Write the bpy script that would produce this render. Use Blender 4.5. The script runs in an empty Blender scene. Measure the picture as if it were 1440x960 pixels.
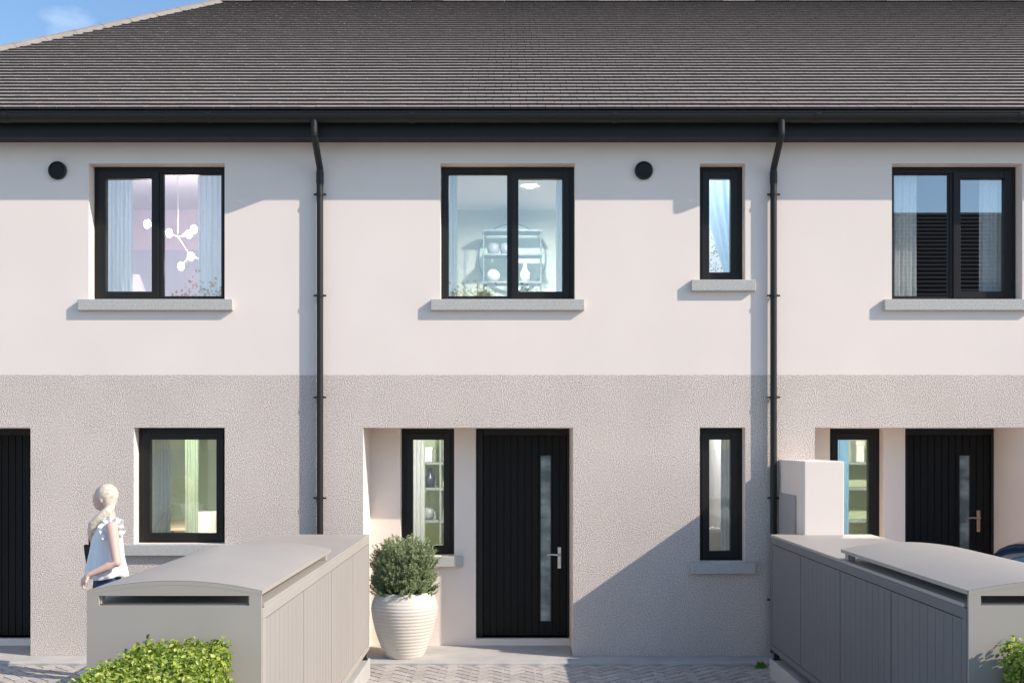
import bpy, math, random
from mathutils import Vector, Matrix
R = math.radians
random.seed(7)
sc = bpy.context.scene
C = sc.collection

# ------------------------------------------------------------------ materials
def mat(name, col, rough=0.6, spec=0.5, metal=0.0, bump=None, var=None, coat=0.0):
    """bump=(scale, strength, distance, detail); var=(scale, amount)"""
    m = bpy.data.materials.new(name); m.use_nodes = True
    nt = m.node_tree; N = nt.nodes; L = nt.links
    b = N['Principled BSDF']
    b.inputs['Base Color'].default_value = (*col, 1)
    b.inputs['Roughness'].default_value = rough
    b.inputs['Metallic'].default_value = metal
    b.inputs['Specular IOR Level'].default_value = spec
    b.inputs['Coat Weight'].default_value = coat
    tc = N.new('ShaderNodeTexCoord')
    if var:
        n = N.new('ShaderNodeTexNoise'); n.inputs['Scale'].default_value = var[0]; n.inputs['Detail'].default_value = 6
        L.new(tc.outputs['Object'], n.inputs['Vector'])
        r = N.new('ShaderNodeMapRange'); r.inputs['From Min'].default_value = 0.3; r.inputs['From Max'].default_value = 0.7
        r.inputs['To Min'].default_value = 1 - var[1]; r.inputs['To Max'].default_value = 1 + var[1]
        L.new(n.outputs['Fac'], r.inputs['Value'])
        x = N.new('ShaderNodeVectorMath'); x.operation = 'SCALE'; x.inputs[0].default_value = col
        L.new(r.outputs['Result'], x.inputs['Scale']); L.new(x.outputs['Vector'], b.inputs['Base Color'])
    if bump:
        n = N.new('ShaderNodeTexNoise'); n.inputs['Scale'].default_value = bump[0]; n.inputs['Detail'].default_value = bump[3]
        L.new(tc.outputs['Object'], n.inputs['Vector'])
        u = N.new('ShaderNodeBump'); u.inputs['Strength'].default_value = bump[1]; u.inputs['Distance'].default_value = bump[2]
        L.new(n.outputs['Fac'], u.inputs['Height']); L.new(u.outputs['Normal'], b.inputs['Normal'])
    return m

def mat_roughcast():
    m = mat('roughcast', (0.62, 0.58, 0.55), 0.9, 0.2)
    nt = m.node_tree; N = nt.nodes; L = nt.links; b = N['Principled BSDF']; tc = N['Texture Coordinate']
    v = N.new('ShaderNodeTexNoise'); v.inputs['Scale'].default_value = 108; v.inputs['Detail'].default_value = 2.5; v.inputs['Roughness'].default_value = 0.55
    L.new(tc.outputs['Object'], v.inputs['Vector'])
    mr = N.new('ShaderNodeMapRange'); mr.inputs['From Min'].default_value = 0.33; mr.inputs['From Max'].default_value = 0.62
    L.new(v.outputs['Fac'], mr.inputs['Value'])
    u = N.new('ShaderNodeBump'); u.inputs['Strength'].default_value = 0.8; u.inputs['Distance'].default_value = 0.007
    L.new(mr.outputs['Result'], u.inputs['Height']); L.new(u.outputs['Normal'], b.inputs['Normal'])
    cr = N.new('ShaderNodeMapRange'); cr.inputs['To Min'].default_value = 0.58; cr.inputs['To Max'].default_value = 1.19
    L.new(mr.outputs['Result'], cr.inputs['Value'])
    w = N.new('ShaderNodeTexNoise'); w.inputs['Scale'].default_value = 1.3; w.inputs['Detail'].default_value = 5
    L.new(tc.outputs['Object'], w.inputs['Vector'])
    wr = N.new('ShaderNodeMapRange'); wr.inputs['From Min'].default_value = .3; wr.inputs['From Max'].default_value = .7
    wr.inputs['To Min'].default_value = 0.95; wr.inputs['To Max'].default_value = 1.05
    L.new(w.outputs['Fac'], wr.inputs['Value'])
    mu = N.new('ShaderNodeMath'); mu.operation = 'MULTIPLY'
    L.new(cr.outputs['Result'], mu.inputs[0]); L.new(wr.outputs['Result'], mu.inputs[1])
    x = N.new('ShaderNodeVectorMath'); x.operation = 'SCALE'; x.inputs[0].default_value = (0.77, 0.675, 0.61)
    L.new(mu.outputs[0], x.inputs['Scale']); L.new(x.outputs['Vector'], b.inputs['Base Color'])
    return m

def mat_island(name, cols, rough=0.6, spec=0.3, trans=0.0, noise=None):
    """colour picked per mesh island from a ramp"""
    m = bpy.data.materials.new(name); m.use_nodes = True
    nt = m.node_tree; N = nt.nodes; L = nt.links; b = N['Principled BSDF']
    b.inputs['Roughness'].default_value = rough; b.inputs['Specular IOR Level'].default_value = spec
    g = N.new('ShaderNodeNewGeometry'); r = N.new('ShaderNodeValToRGB')
    while len(r.color_ramp.elements) < len(cols): r.color_ramp.elements.new(0.5)
    for i, c in enumerate(cols):
        e = r.color_ramp.elements[i]; e.position = i/(len(cols)-1); e.color = (*c, 1)
    L.new(g.outputs['Random Per Island'], r.inputs['Fac'])
    out = r.outputs['Color']
    if noise:
        tc = N.new('ShaderNodeTexCoord'); n = N.new('ShaderNodeTexNoise'); n.inputs['Scale'].default_value = noise[0]; n.inputs['Detail'].default_value = 6
        L.new(tc.outputs['Object'], n.inputs['Vector'])
        mr = N.new('ShaderNodeMapRange'); mr.inputs['From Min'].default_value = .3; mr.inputs['From Max'].default_value = .7
        mr.inputs['To Min'].default_value = 1-noise[1]; mr.inputs['To Max'].default_value = 1+noise[1]
        L.new(n.outputs['Fac'], mr.inputs['Value'])
        x = N.new('ShaderNodeVectorMath'); x.operation = 'SCALE'
        L.new(out, x.inputs[0]); L.new(mr.outputs['Result'], x.inputs['Scale']); out = x.outputs['Vector']
    L.new(out, b.inputs['Base Color'])
    if trans > 0:
        t = N.new('ShaderNodeBsdfTranslucent'); L.new(out, t.inputs['Color'])
        mx = N.new('ShaderNodeMixShader'); mx.inputs['Fac'].default_value = trans
        L.new(b.outputs[0], mx.inputs[1]); L.new(t.outputs[0], mx.inputs[2])
        L.new(mx.outputs[0], N['Material Output'].inputs['Surface'])
    return m

def mat_glass(name='window_glass', refl=0.22, tint=(0.96, 0.985, 0.98)):
    m = bpy.data.materials.new(name); m.use_nodes = True
    nt = m.node_tree; N = nt.nodes; L = nt.links
    N.remove(N['Principled BSDF'])
    t = N.new('ShaderNodeBsdfTransparent'); t.inputs['Color'].default_value = (*tint, 1)
    g = N.new('ShaderNodeBsdfGlossy'); g.inputs['Roughness'].default_value = 0.0; g.inputs['Color'].default_value = (1, 1, 1, 1)
    mx = N.new('ShaderNodeMixShader'); mx.inputs['Fac'].default_value = refl   # double glazing, both faces alike
    L.new(t.outputs[0], mx.inputs[1]); L.new(g.outputs[0], mx.inputs[2])
    L.new(mx.outputs[0], N['Material Output'].inputs['Surface'])
    return m

def mat_emit(name, col, strength):
    m = bpy.data.materials.new(name); m.use_nodes = True
    N = m.node_tree.nodes; b = N['Principled BSDF']
    b.inputs['Base Color'].default_value = (0.8, 0.8, 0.8, 1)
    b.inputs['Emission Color'].default_value = (*col, 1); b.inputs['Emission Strength'].default_value = strength
    return m

def mat_cloth(name, col, trans=0.35):
    m = mat(name, col, 0.9, 0.1, var=(40, 0.05))
    nt = m.node_tree; N = nt.nodes; L = nt.links; b = N['Principled BSDF']
    t = N.new('ShaderNodeBsdfTranslucent'); t.inputs['Color'].default_value = (*col, 1)
    mx = N.new('ShaderNodeMixShader'); mx.inputs['Fac'].default_value = trans
    L.new(b.outputs[0], mx.inputs[1]); L.new(t.outputs[0], mx.inputs[2])
    L.new(mx.outputs[0], N['Material Output'].inputs['Surface'])
    return m

M = dict(
    render=mat('smooth_render', (0.872, 0.765, 0.692), 0.9, 0.2, bump=(220, 0.12, 0.002, 4), var=(1.1, 0.025)),
    rough=mat_roughcast(),
    frame=mat('frame_paint', (0.0145, 0.0135, 0.013), 0.4, 0.3),
    door=mat('door_paint', (0.0085, 0.0082, 0.0085), 0.48, 0.2, bump=(300, 0.05, 0.001, 2)),
    plastic=mat('gutter_plastic', (0.014, 0.0135, 0.013), 0.45, 0.4),
    fascia=mat('fascia_board', (0.012, 0.0125, 0.014), 0.5, 0.35),
    glass=mat_glass(refl=0.34), lowglass=mat_glass('ground_floor_glass', refl=0.13),
    doorglass=mat('frosted_glass', (0.16, 0.21, 0.23), 0.18, 0.8),
    sill=mat('granite_sill', (0.50, 0.485, 0.46), 0.85, 0.3, bump=(120, 0.6, 0.004, 3), var=(75, 0.16)),
    concrete=mat('concrete', (0.52, 0.50, 0.475), 0.85, 0.3, bump=(60, 0.25, 0.003, 6), var=(3.5, 0.10)),
    chrome=mat('brushed_steel', (0.72, 0.70, 0.68), 0.3, 0.5, metal=1.0),
    bin=mat('bin_store_paint', (0.43, 0.39, 0.352), 0.55, 0.3, var=(2.0, 0.03)),
    binside=mat('bin_panel_paint', (0.38, 0.347, 0.32), 0.6, 0.15, var=(2.0, 0.03)),
    dark=mat('dark_metal', (0.02, 0.02, 0.02), 0.5),
    tile=mat_island('roof_tile', [(0.33, 0.282, 0.256), (0.355, 0.304, 0.276), (0.385, 0.33, 0.30), (0.34, 0.29, 0.264)], 0.75, 0.3, noise=(5, 0.06)),
    ridge=mat('ridge_tile', (0.30, 0.262, 0.235), 0.8, 0.3, bump=(80, 0.2, 0.003, 4), var=(5, 0.12)),
    edge=mat('tile_edge_shaded', (0.10, 0.087, 0.08), 0.9, 0.1),  # tile fronts coloured darker to paint in the shade between courses
    under=mat('roof_felt', (0.02, 0.019, 0.019), 0.9),
    meter=mat('meter_box', (0.40, 0.375, 0.365), 0.5, 0.4),
    paver=mat_island('paver', [(0.42, 0.385, 0.355), (0.48, 0.44, 0.41), (0.54, 0.50, 0.465), (0.45, 0.415, 0.39)], 0.85, 0.3, noise=(30, 0.12)),
    joint=mat('paving_joint', (0.03, 0.028, 0.026), 0.95),
    ground=mat('ground', (0.36, 0.345, 0.32), 0.9, 0.3, var=(0.8, 0.15)),
    pot=mat('glazed_pot', (0.72, 0.665, 0.59), 0.45, 0.4, var=(4, 0.04)),
    soil=mat('soil', (0.045, 0.028, 0.02), 0.95, 0.2, bump=(60, 1.0, 0.02, 5), var=(40, 0.4)),
    twig=mat('twig', (0.20, 0.14, 0.10), 0.85),
    rosemary=mat_island('rosemary_leaf', [(0.20, 0.28, 0.13), (0.29, 0.38, 0.18), (0.42, 0.50, 0.27), (0.25, 0.34, 0.16), (0.56, 0.62, 0.40)], 0.55, 0.35, trans=0.4),
    hedge=mat_island('hedge_leaf', [(0.10, 0.19, 0.02), (0.25, 0.36, 0.035), (0.48, 0.54, 0.08), (0.17, 0.28, 0.03), (0.64, 0.64, 0.19)], 0.42, 0.5, trans=0.22),
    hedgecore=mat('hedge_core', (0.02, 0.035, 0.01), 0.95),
    leaf=mat_island('tree_leaf', [(0.015, 0.06, 0.016), (0.025, 0.085, 0.022), (0.04, 0.12, 0.03)], 0.6, 0.2, trans=0.4),
    bark=mat('bark', (0.10, 0.075, 0.055), 0.9, bump=(30, 0.6, 0.01, 5)),
    white=mat('white_paint', (0.8, 0.8, 0.78), 0.5),
    wood=mat('oak', (0.42, 0.29, 0.18), 0.45, var=(6, 0.15)),
    ceil=mat('ceiling_paint', (0.78, 0.76, 0.76), 0.9),
)

def glass_reflections():  # reflected blind stripes put into the door pane's colour and bump
    m = M['doorglass']; nt = m.node_tree; N = nt.nodes; L = nt.links; b = N['Principled BSDF']; tc = N['Texture Coordinate']
    mp = N.new('ShaderNodeMapping'); mp.inputs['Scale'].default_value = (2, 1, 3.5); L.new(tc.outputs['Object'], mp.inputs['Vector'])
    n = N.new('ShaderNodeTexNoise'); n.inputs['Scale'].default_value = 1.6; n.inputs['Detail'].default_value = 3; L.new(mp.outputs[0], n.inputs['Vector'])
    rp = N.new('ShaderNodeValToRGB'); rp.color_ramp.elements[0].position = .38; rp.color_ramp.elements[0].color = (.10, .14, .15, 1); rp.color_ramp.elements[1].position = .62; rp.color_ramp.elements[1].color = (.34, .40, .40, 1)
    L.new(n.outputs['Fac'], rp.inputs['Fac']); L.new(rp.outputs['Color'], b.inputs['Base Color'])
    w = N.new('ShaderNodeTexWave'); w.inputs['Scale'].default_value = 28; w.bands_direction = 'Z'; L.new(tc.outputs['Object'], w.inputs['Vector'])
    u = N.new('ShaderNodeBump'); u.inputs['Strength'].default_value = .25; u.inputs['Distance'].default_value = .002; L.new(w.outputs['Fac'], u.inputs['Height']); L.new(u.outputs['Normal'], b.inputs['Normal'])
glass_reflections()
# ------------------------------------------------------------------ mesh builder
class MB:
    def __init__(s): s.v = []; s.f = []; s.m = []
    def quad(s, a, b, c, d, m=0):
        n = len(s.v); s.v += [tuple(a), tuple(b), tuple(c), tuple(d)]; s.f.append((n, n+1, n+2, n+3)); s.m.append(m)
    def poly(s, pts, m=0):
        n = len(s.v); s.v += [tuple(p) for p in pts]; s.f.append(tuple(range(n, n+len(pts)))); s.m.append(m)
    def box(s, x0, x1, y0, y1, z0, z1, m=0):
        n = len(s.v)
        s.v += [(x0,y0,z0),(x1,y0,z0),(x1,y1,z0),(x0,y1,z0),(x0,y0,z1),(x1,y0,z1),(x1,y1,z1),(x0,y1,z1)]
        for f in ((0,3,2,1),(4,5,6,7),(0,1,5,4),(1,2,6,5),(2,3,7,6),(3,0,4,7)):
            s.f.append(tuple(n+i for i in f)); s.m.append(m)
        return s
    def tube(s, pts, r, n=14, m=0, cap=True):
        """r: number or list of radii"""
        pts = [Vector(p) for p in pts]; k = len(pts)
        rs = r if isinstance(r, (list, tuple)) else [r]*k
        base = len(s.v); up = None
        for i, p in enumerate(pts):
            t = (pts[min(i+1, k-1)] - pts[max(i-1, 0)]).normalized()
            if up is None:
                up = Vector((0, 0, 1)) if abs(t.z) < 0.9 else Vector((1, 0, 0))
            a = t.cross(up)
            if a.length < 1e-5: a = t.cross(Vector((0, 1, 0)))
            a.normalize(); b = a.cross(t).normalized(); up = b
            for j in range(n):
                th = 2*math.pi*j/n
                s.v.append(tuple(p + (a*math.cos(th) + b*math.sin(th))*rs[i]))
        for i in range(k-1):
            for j in range(n):
                s.f.append((base+i*n+j, base+i*n+(j+1) % n, base+(i+1)*n+(j+1) % n, base+(i+1)*n+j)); s.m.append(m)
        if cap:
            s.f.append(tuple(base+j for j in range(n))[::-1]); s.m.append(m)
            s.f.append(tuple(base+(k-1)*n+j for j in range(n))); s.m.append(m)
        return s
    def lathe(s, prof, n=48, c=(0, 0, 0), m=0):
        base = len(s.v); k = len(prof)
        for r, z in prof:
            for j in range(n):
                th = 2*math.pi*j/n; s.v.append((c[0]+r*math.cos(th), c[1]+r*math.sin(th), c[2]+z))
        for i in range(k-1):
            for j in range(n):
                s.f.append((base+i*n+j, base+i*n+(j+1) % n, base+(i+1)*n+(j+1) % n, base+(i+1)*n+j)); s.m.append(m)
        return s
    def ell(s, c, rx, ry, rz, rot=None, n=20, k=12, m=0):
        base = len(s.v); c = Vector(c)
        for i in range(k+1):
            ph = math.pi*i/k
            for j in range(n):
                th = 2*math.pi*j/n
                p = Vector((rx*math.sin(ph)*math.cos(th), ry*math.sin(ph)*math.sin(th), -rz*math.cos(ph)))
                if rot: p = rot @ p
                s.v.append(tuple(c+p))
        for i in range(k):
            for j in range(n):
                s.f.append((base+i*n+j, base+i*n+(j+1) % n, base+(i+1)*n+(j+1) % n, base+(i+1)*n+j)); s.m.append(m)
        return s
    def build(s, name, mats, parent=None, smooth=False, bevel=0, loc=None):
        me = bpy.data.meshes.new(name); me.from_pydata(s.v, [], s.f); me.update()
        for mm in (mats if isinstance(mats, (list, tuple)) else [mats]): me.materials.append(mm)
        me.polygons.foreach_set('material_index', s.m)
        if smooth: me.polygons.foreach_set('use_smooth', [True]*len(s.f))
        o = bpy.data.objects.new(name, me); C.objects.link(o)
        if parent:
            o.parent = parent
            if world_base.get(parent): o.matrix_parent_inverse = Matrix.Translation(-world_base[parent])
        if bevel:
            b = o.modifiers.new('bevel', 'BEVEL'); b.width = bevel; b.segments = 2; b.limit_method = 'ANGLE'; b.angle_limit = R(40)
        return o
world_base = {}     # things whose children are written in world metres

def tag(o, label=None, cat=None, group=None, kind=None):
    if label: o['label'] = label
    if cat: o['category'] = cat
    if group: o['group'] = group
    if kind: o['kind'] = kind
    return o
def thing(name, label, cat, loc=(0, 0, 0), group=None, world=False, rz=0):
    o = bpy.data.objects.new(name, None); C.objects.link(o); o.location = loc; o.empty_display_size = .2
    o.rotation_euler = (0, 0, rz)
    if world: world_base[o] = Vector(loc)
    return tag(o, label, cat, group)
def dup(root, loc, label, rz=None):
    r = root.copy(); C.objects.link(r); r.location = loc; r['label'] = label
    if rz is not None: r.rotation_euler = (0, 0, rz)
    for ch in list(root.children):
        c = ch.copy(); C.objects.link(c); c.parent = r
        for g in list(ch.children):
            d = g.copy(); C.objects.link(d); d.parent = c
    return r

# ------------------------------------------------------------------ the terrace
ZW = 2.685          # where roughcast meets smooth render
ZS = 4.895          # soffit
ZH = 2.185          # ground floor heads
EAVE_Y, EAVE_Z = -0.325, 5.10
SLOPE = 0.584
CA = 1/math.hypot(1, SLOPE); SA = SLOPE*CA
RIDGE_Y = 4.96
NROW = 43; GAUGE = math.hypot(RIDGE_Y-EAVE_Y, (RIDGE_Y-EAVE_Y)*SLOPE)/NROW
PITCH = 4.29

def wall_sheet(mb, x0, x1, z0, z1, ops, y0, y1, mf=0, mr=1):
    xs = sorted({x0, x1} | {min(max(v, x0), x1) for o in ops for v in o[:2]})
    zs = sorted({z0, z1} | {min(max(v, z0), z1) for o in ops for v in o[2:4]})
    def hole(i, j):
        if i < 0 or j < 0 or i >= len(xs)-1 or j >= len(zs)-1: return 'out'
        cx, cz = (xs[i]+xs[i+1])/2, (zs[j]+zs[j+1])/2
        for o in ops:
            if o[0] < cx < o[1] and o[2] < cz < o[3]: return o
        return None
    for i in range(len(xs)-1):
        for j in range(len(zs)-1):
            if hole(i, j): continue
            a, b, c, d = xs[i], xs[i+1], zs[j], zs[j+1]
            mb.quad((a,y0,c),(b,y0,c),(b,y0,d),(a,y0,d), mf)
            mb.quad((b,y1,c),(a,y1,c),(a,y1,d),(b,y1,d), mr)
            for (h, p, q) in ((hole(i-1, j), (a,c), (a,d)), (hole(i+1, j), (b,d), (b,c)), (hole(i, j-1), (b,c), (a,c)), (hole(i, j+1), (a,d), (b,d))):
                if h:
                    ye = y1 if h == 'out' else (h[4] if len(h) > 4 else y1)
                    mb.quad((p[0],y0,p[1]),(p[0],ye,p[1]),(q[0],ye,q[1]),(q[0],y0,q[1]), mr)

def ring(mb, x0, x1, z0, z1, w, y0, y1, m=0):
    mb.box(x0, x0+w, y0, y1, z0, z1, m); mb.box(x1-w, x1, y0, y1, z0, z1, m)
    mb.box(x0+w, x1-w, y0, y1, z0, z0+w, m); mb.box(x0+w, x1-w, y0, y1, z1-w, z1, m)

def window(house, x0, x1, z0, z1, yf, lights, sill=True, sill_out=0.055, wall_y=0.0, label=None, head=0.0):
    """lights: list of ('fixed'|'sash', xa, xb); yf = frame front plane"""
    mb = MB(); ring(mb, x0, x1, z0-0.02, z1, 0.06, yf, yf+0.07)
    for a in lights[1:]: mb.box(a[1]-0.022, a[1]+0.022, yf+0.001, yf+0.069, z0+0.04, z1-0.06)
    w = mb.build('window', M['frame'], house, bevel=0.004)
    if label: w['label'] = label
    for k, (kind, a, b) in enumerate(lights):
        a2 = a + (0.058 if k == 0 else 0.02); b2 = b - (0.058 if k == len(lights)-1 else 0.02)
        zb, zt = z0+0.038, z1-0.058
        if kind == 'sash':
            s = MB(); ring(s, a2-0.012, b2+0.012, zb-0.012, zt+0.012, 0.068, yf-0.016, yf-0.0005)
            ring(s, a2, b2, zb, zt, 0.056, yf+0.001, yf+0.055)
            so = s.build('sash', M['frame'], w, bevel=0.004)
            if world_base.get(house): so.matrix_parent_inverse = Matrix()
            ga, gb, gz0, gz1 = a2+0.05, b2-0.05, zb+0.05, zt-0.05; gy = yf+0.02
        else:
            s = MB(); ring(s, a2, b2, zb, zt, 0.014, yf+0.012, yf+0.05)
            so = s.build('glazing_bead', M['frame'], w)
            if world_base.get(house): so.matrix_parent_inverse = Matrix()
            ga, gb, gz0, gz1 = a2+0.01, b2-0.01, zb+0.01, zt-0.01; gy = yf+0.03
        g = MB(); g.quad((ga,gy,gz0),(gb,gy,gz0),(gb,gy,gz1),(ga,gy,gz1))
        go = g.build('pane', M['glass'] if z0 > 2.5 else M['lowglass'], w)
    if sill:
        s = MB(); e = 0.088
        # sloping-top stone sill, proud of the wall
        zt, zb = z0+0.0, z0-0.108
        yo, yi = wall_y-sill_out, yf+0.02
        s.box(x0-e, x1+e, yo, wall_y-0.002, zb, zt-0.002)
        s.box(x0+0.002, x1-0.002, wall_y-0.002, yi, zb+0.03, zt-0.004)
        s.build('sill', M['sill'], w, bevel=0.006)
    return w

def door(house, x0, x1, z0, z1, yf, glass=True, dg=0.0, dh=0.0, metal=None):
    d = MB(); a, b, c, t = x0+0.07, x1-0.028, z0+0.012, z1-0.07
    gx0, gx1, gz0, gz1 = x0+0.653+dg, x0+0.753+dg, z0+0.175, z1-0.293
    n = 12; wv = (b-a)/n; yl = yf+0.02
    d.box(a, b, yl+0.012, yl+0.05, c, t)
    for i in range(n):
        xa, xb = a+i*wv+0.0035, a+(i+1)*wv-0.0035
        if glass and xb > gx0-0.012 and xa < gx1+0.012:
            d.box(xa, xb, yl, yl+0.013, c, gz0-0.03); d.box(xa, xb, yl, yl+0.013, gz1+0.03, t)
            if xa < gx0-0.014: d.box(xa, gx0-0.013, yl, yl+0.013, gz0-0.03, gz1+0.03)
            if xb > gx1+0.014: d.box(gx1+0.013, xb, yl, yl+0.013, gz0-0.03, gz1+0.03)
        else:
            d.box(xa, xb, yl, yl+0.013, c, t)
    d.box(x0+0.03, x1-0.01, yf+0.073, yf+0.086, z0-0.01, z1-0.02)
    D = d.build('door', M['door'], house, bevel=0.003)
    f = MB(); f.box(x0, x0+0.068, yf, yf+0.09, z0-0.02, z1); f.box(x1-0.026, x1, yf, yf+0.09, z0-0.02, z1)
    f.box(x0+0.068, x1-0.026, yf, yf+0.09, z1-0.068, z1)
    f.build('frame', M['frame'], D, bevel=0.004)
    s = MB(); s.box(x0+0.002, x1-0.002, yf-0.06, yf+0.09, z0-0.07, z0); s.build('threshold', M['concrete'], D, bevel=0.005)
    if glass:
        g = MB(); ring(g, gx0-0.012, gx1+0.012, gz0-0.03, gz1+0.03, 0.012, yl-0.004, yl+0.012); g.build('glazing_bead', M['frame'], D)
        g = MB(); g.quad((gx0,yl+0.004,gz0-0.018),(gx1,yl+0.004,gz0-0.018),(gx1,yl+0.004,gz1+0.018),(gx0,yl+0.004,gz1+0.018)); g.build('pane', M['doorglass'], D)
        h = MB(); hx, hz = x0+0.842+dg, z0+0.80+dh
        h.box(hx-0.018, hx+0.018, yl-0.012, yl-0.0005, hz-0.112, hz+0.105)
        h.tube([(hx,yl-0.01,hz+0.03),(hx,yl-0.05,hz+0.03),(hx-0.02,yl-0.058,hz+0.03),(hx-0.085,yl-0.058,hz+0.034),(hx-0.128,yl-0.056,hz+0.026)], [0.011,0.011,0.011,0.0095,0.008], 12)
        h.tube([(hx,yl-0.01,hz-0.06),(hx,yl-0.018,hz-0.06)], 0.010, 14)
        h.build('handle', metal or M['chrome'], D, smooth=False, bevel=0.004)
    return D

def hip_x(y):                       # left hip of the terrace in plan
    return -4.03 - (RIDGE_Y - y)*0.595
def roof_z(y): return EAVE_Z + (y-EAVE_Y)*SLOPE

def roof(house, x0, x1, hip=False, ridge_to=None):
    mb = MB(); TW = 0.1605
    nrm = Vector((0, -SA, CA)); ups = Vector((0, CA, SA))
    E = Vector((0, EAVE_Y, EAVE_Z))
    rnd = random.Random(int(x0*100)+3)
    for i in range(NROW):
        s0 = i*GAUGE; s1 = s0+GAUGE+0.03
        yy = EAVE_Y + s0*CA
        off = (i % 2)*TW/2 + 0.012*math.sin(i*2.3)
        k0 = math.floor((x0-off)/TW)-1; k1 = math.ceil((x1-off)/TW)+1
        for k in range(k0, k1):
            a, b = off+k*TW+0.0022, off+(k+1)*TW-0.0022
            a = max(a, x0); b = min(b, x1)
            if hip:
                hx0, hx1 = hip_x(yy), hip_x(yy+(s1-s0)*CA)
                if b <= hx0+0.01: continue
            if b-a < 0.004: continue
            dz = rnd.uniform(-0.0008, 0.0008); tl = rnd.uniform(-0.0006, 0.0006)
            h0, h1 = 0.032+dz, 0.006+dz
            a0 = max(a, hip_x(yy)) if hip else a; a1 = max(a, min(b, hip_x(yy+GAUGE*CA))) if hip else a
            P = lambda x, s, h: Vector((x, 0, 0)) + E + ups*s + nrm*h
            A, B, Cc, D = P(a0, s0, h0+tl), P(b, s0, h0-tl), P(b, s1, h1), P(a1, s1, h1)
            A2, B2 = P(a0, s0, h0-0.024), P(b, s0, h0-0.024)
            C2, D2 = P(b, s1, h1-0.006), P(a1, s1, h1-0.006)
            n = len(mb.v); mb.v += [tuple(q) for q in (A, B, Cc, D, A2, B2, C2, D2)]
            for q_, f in enumerate(((0,1,2,3),(4,5,1,0),(5,6,2,1),(7,4,0,3))): mb.f.append(tuple(n+q for q in f)); mb.m.append(3 if q_ == 1 else 0)
    # felt under the tiles, rear slope and hip end
    ya = EAVE_Y+0.01
    if hip:
        e0 = (hip_x(ya), ya, roof_z(ya)-0.012); r0 = (hip_x(RIDGE_Y), RIDGE_Y, roof_z(RIDGE_Y)-0.012)
        back = (hip_x(ya), 2*RIDGE_Y-ya, roof_z(ya)-0.012)
        mb.quad(e0, (x1, ya, e0[2]), (x1, RIDGE_Y, r0[2]), r0, 1)
        mb.quad((x1, 2*RIDGE_Y-ya, e0[2]), back, r0, (x1, RIDGE_Y, r0[2]), 2)
        mb.poly([back, e0, r0], 2)
    else:
        ze, zr = roof_z(ya)-0.012, roof_z(RIDGE_Y)-0.012
        mb.quad((x0,ya,ze),(x1,ya,ze),(x1,RIDGE_Y,zr),(x0,RIDGE_Y,zr), 1)
        mb.quad((x1,2*RIDGE_Y-ya,ze),(x0,2*RIDGE_Y-ya,ze),(x0,RIDGE_Y,zr),(x1,RIDGE_Y,zr), 2)
    ro = mb.build('roof', [M['tile'], M['under'], M['tile'], M['edge']], house)
    # ridge capping: angled tiles 0.45 long
    rc = MB(); xa = hip_x(RIDGE_Y) if hip else x0; zr = roof_z(RIDGE_Y)
    def cap(p, q, lift, wd, dn, seg=0.45):
        p, q = Vector(p), Vector(q); L = (q-p).length; d = (q-p)/L
        side = d.cross(Vector((0, 0, 1))).normalized(); up = side.cross(d)
        n = max(1, round(L/seg))
        for i in range(n):
            s0, s1 = L*i/n+0.003, L*(i+1)/n-0.003
            for (u, v) in ((0, 0),):
                a, b = p+d*s0, p+d*s1
                lf = lift+rnd.uniform(-0.003, 0.003)
                prof = [(-wd, -dn), (-wd*0.6, -dn*0.35), (-wd*0.2, -0.004), (wd*0.2, -0.004), (wd*0.6, -dn*0.35), (wd, -dn)]
                for j in range(5):
                    (u0, w0), (u1, w1) = prof[j], prof[j+1]
                    rc.quad(a+side*u0+up*(lf+w0), a+side*u1+up*(lf+w1), b+side*u1+up*(lf+w1), b+side*u0+up*(lf+w0))
                rc.poly([a+side*u+up*(lf+w) for u, w in prof]); rc.poly([b+side*u+up*(lf+w) for u, w in prof[::-1]])
    cap((xa, RIDGE_Y, zr), (x1, RIDGE_Y, zr), 0.06, 0.14, 0.085)
    if hip: cap((hip_x(EAVE_Y), EAVE_Y, roof_z(EAVE_Y)), (xa, RIDGE_Y, zr), 0.065, 0.105, 0.07)
    rc.build('ridge_capping', M['ridge'], ro)
    return ro

def eaves(house, x0, x1):
    mb = MB(); mb.box(x0, x1, -0.245, -0.225, 4.872, 5.12); mb.build('fascia', M['fascia'], house)
    mb = MB(); mb.box(x0, x1, -0.2245, -0.002, 4.89, 4.903); mb.build('soffit', M['fascia'], house)
    g = MB(); n = 12; cy, cz, r = -0.345, 5.058, 0.066
    def prof(rr): return [(cy + rr*math.cos(t), cz - rr*math.sin(t)*1.2) for t in [math.pi*i/n for i in range(n+1)]]
    po, pi_ = prof(r), prof(r-0.004)
    for i in range(n):
        for P, s in ((po, 1), (pi_, -1)):
            a, b = P[i], P[i+1]
            g.quad((x0,a[0],a[1]),(x1,a[0],a[1]),(x1,b[0],b[1]),(x0,b[0],b[1]))
    g.tube([(x0, cy-r, cz+0.002), (x1, cy-r, cz+0.002)], 0.007, 8)
    x = math.ceil(x0/0.93)*0.93
    while x < x1-0.05:            # joint collars
        pc = prof(r+0.004)
        for i in range(n):
            a, b = pc[i], pc[i+1]; g.quad((x,a[0],a[1]),(x+0.05,a[0],a[1]),(x+0.05,b[0],b[1]),(x,b[0],b[1]))
        x += 1.86
    g.build('gutter', M['plastic'], house, smooth=False)

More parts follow.
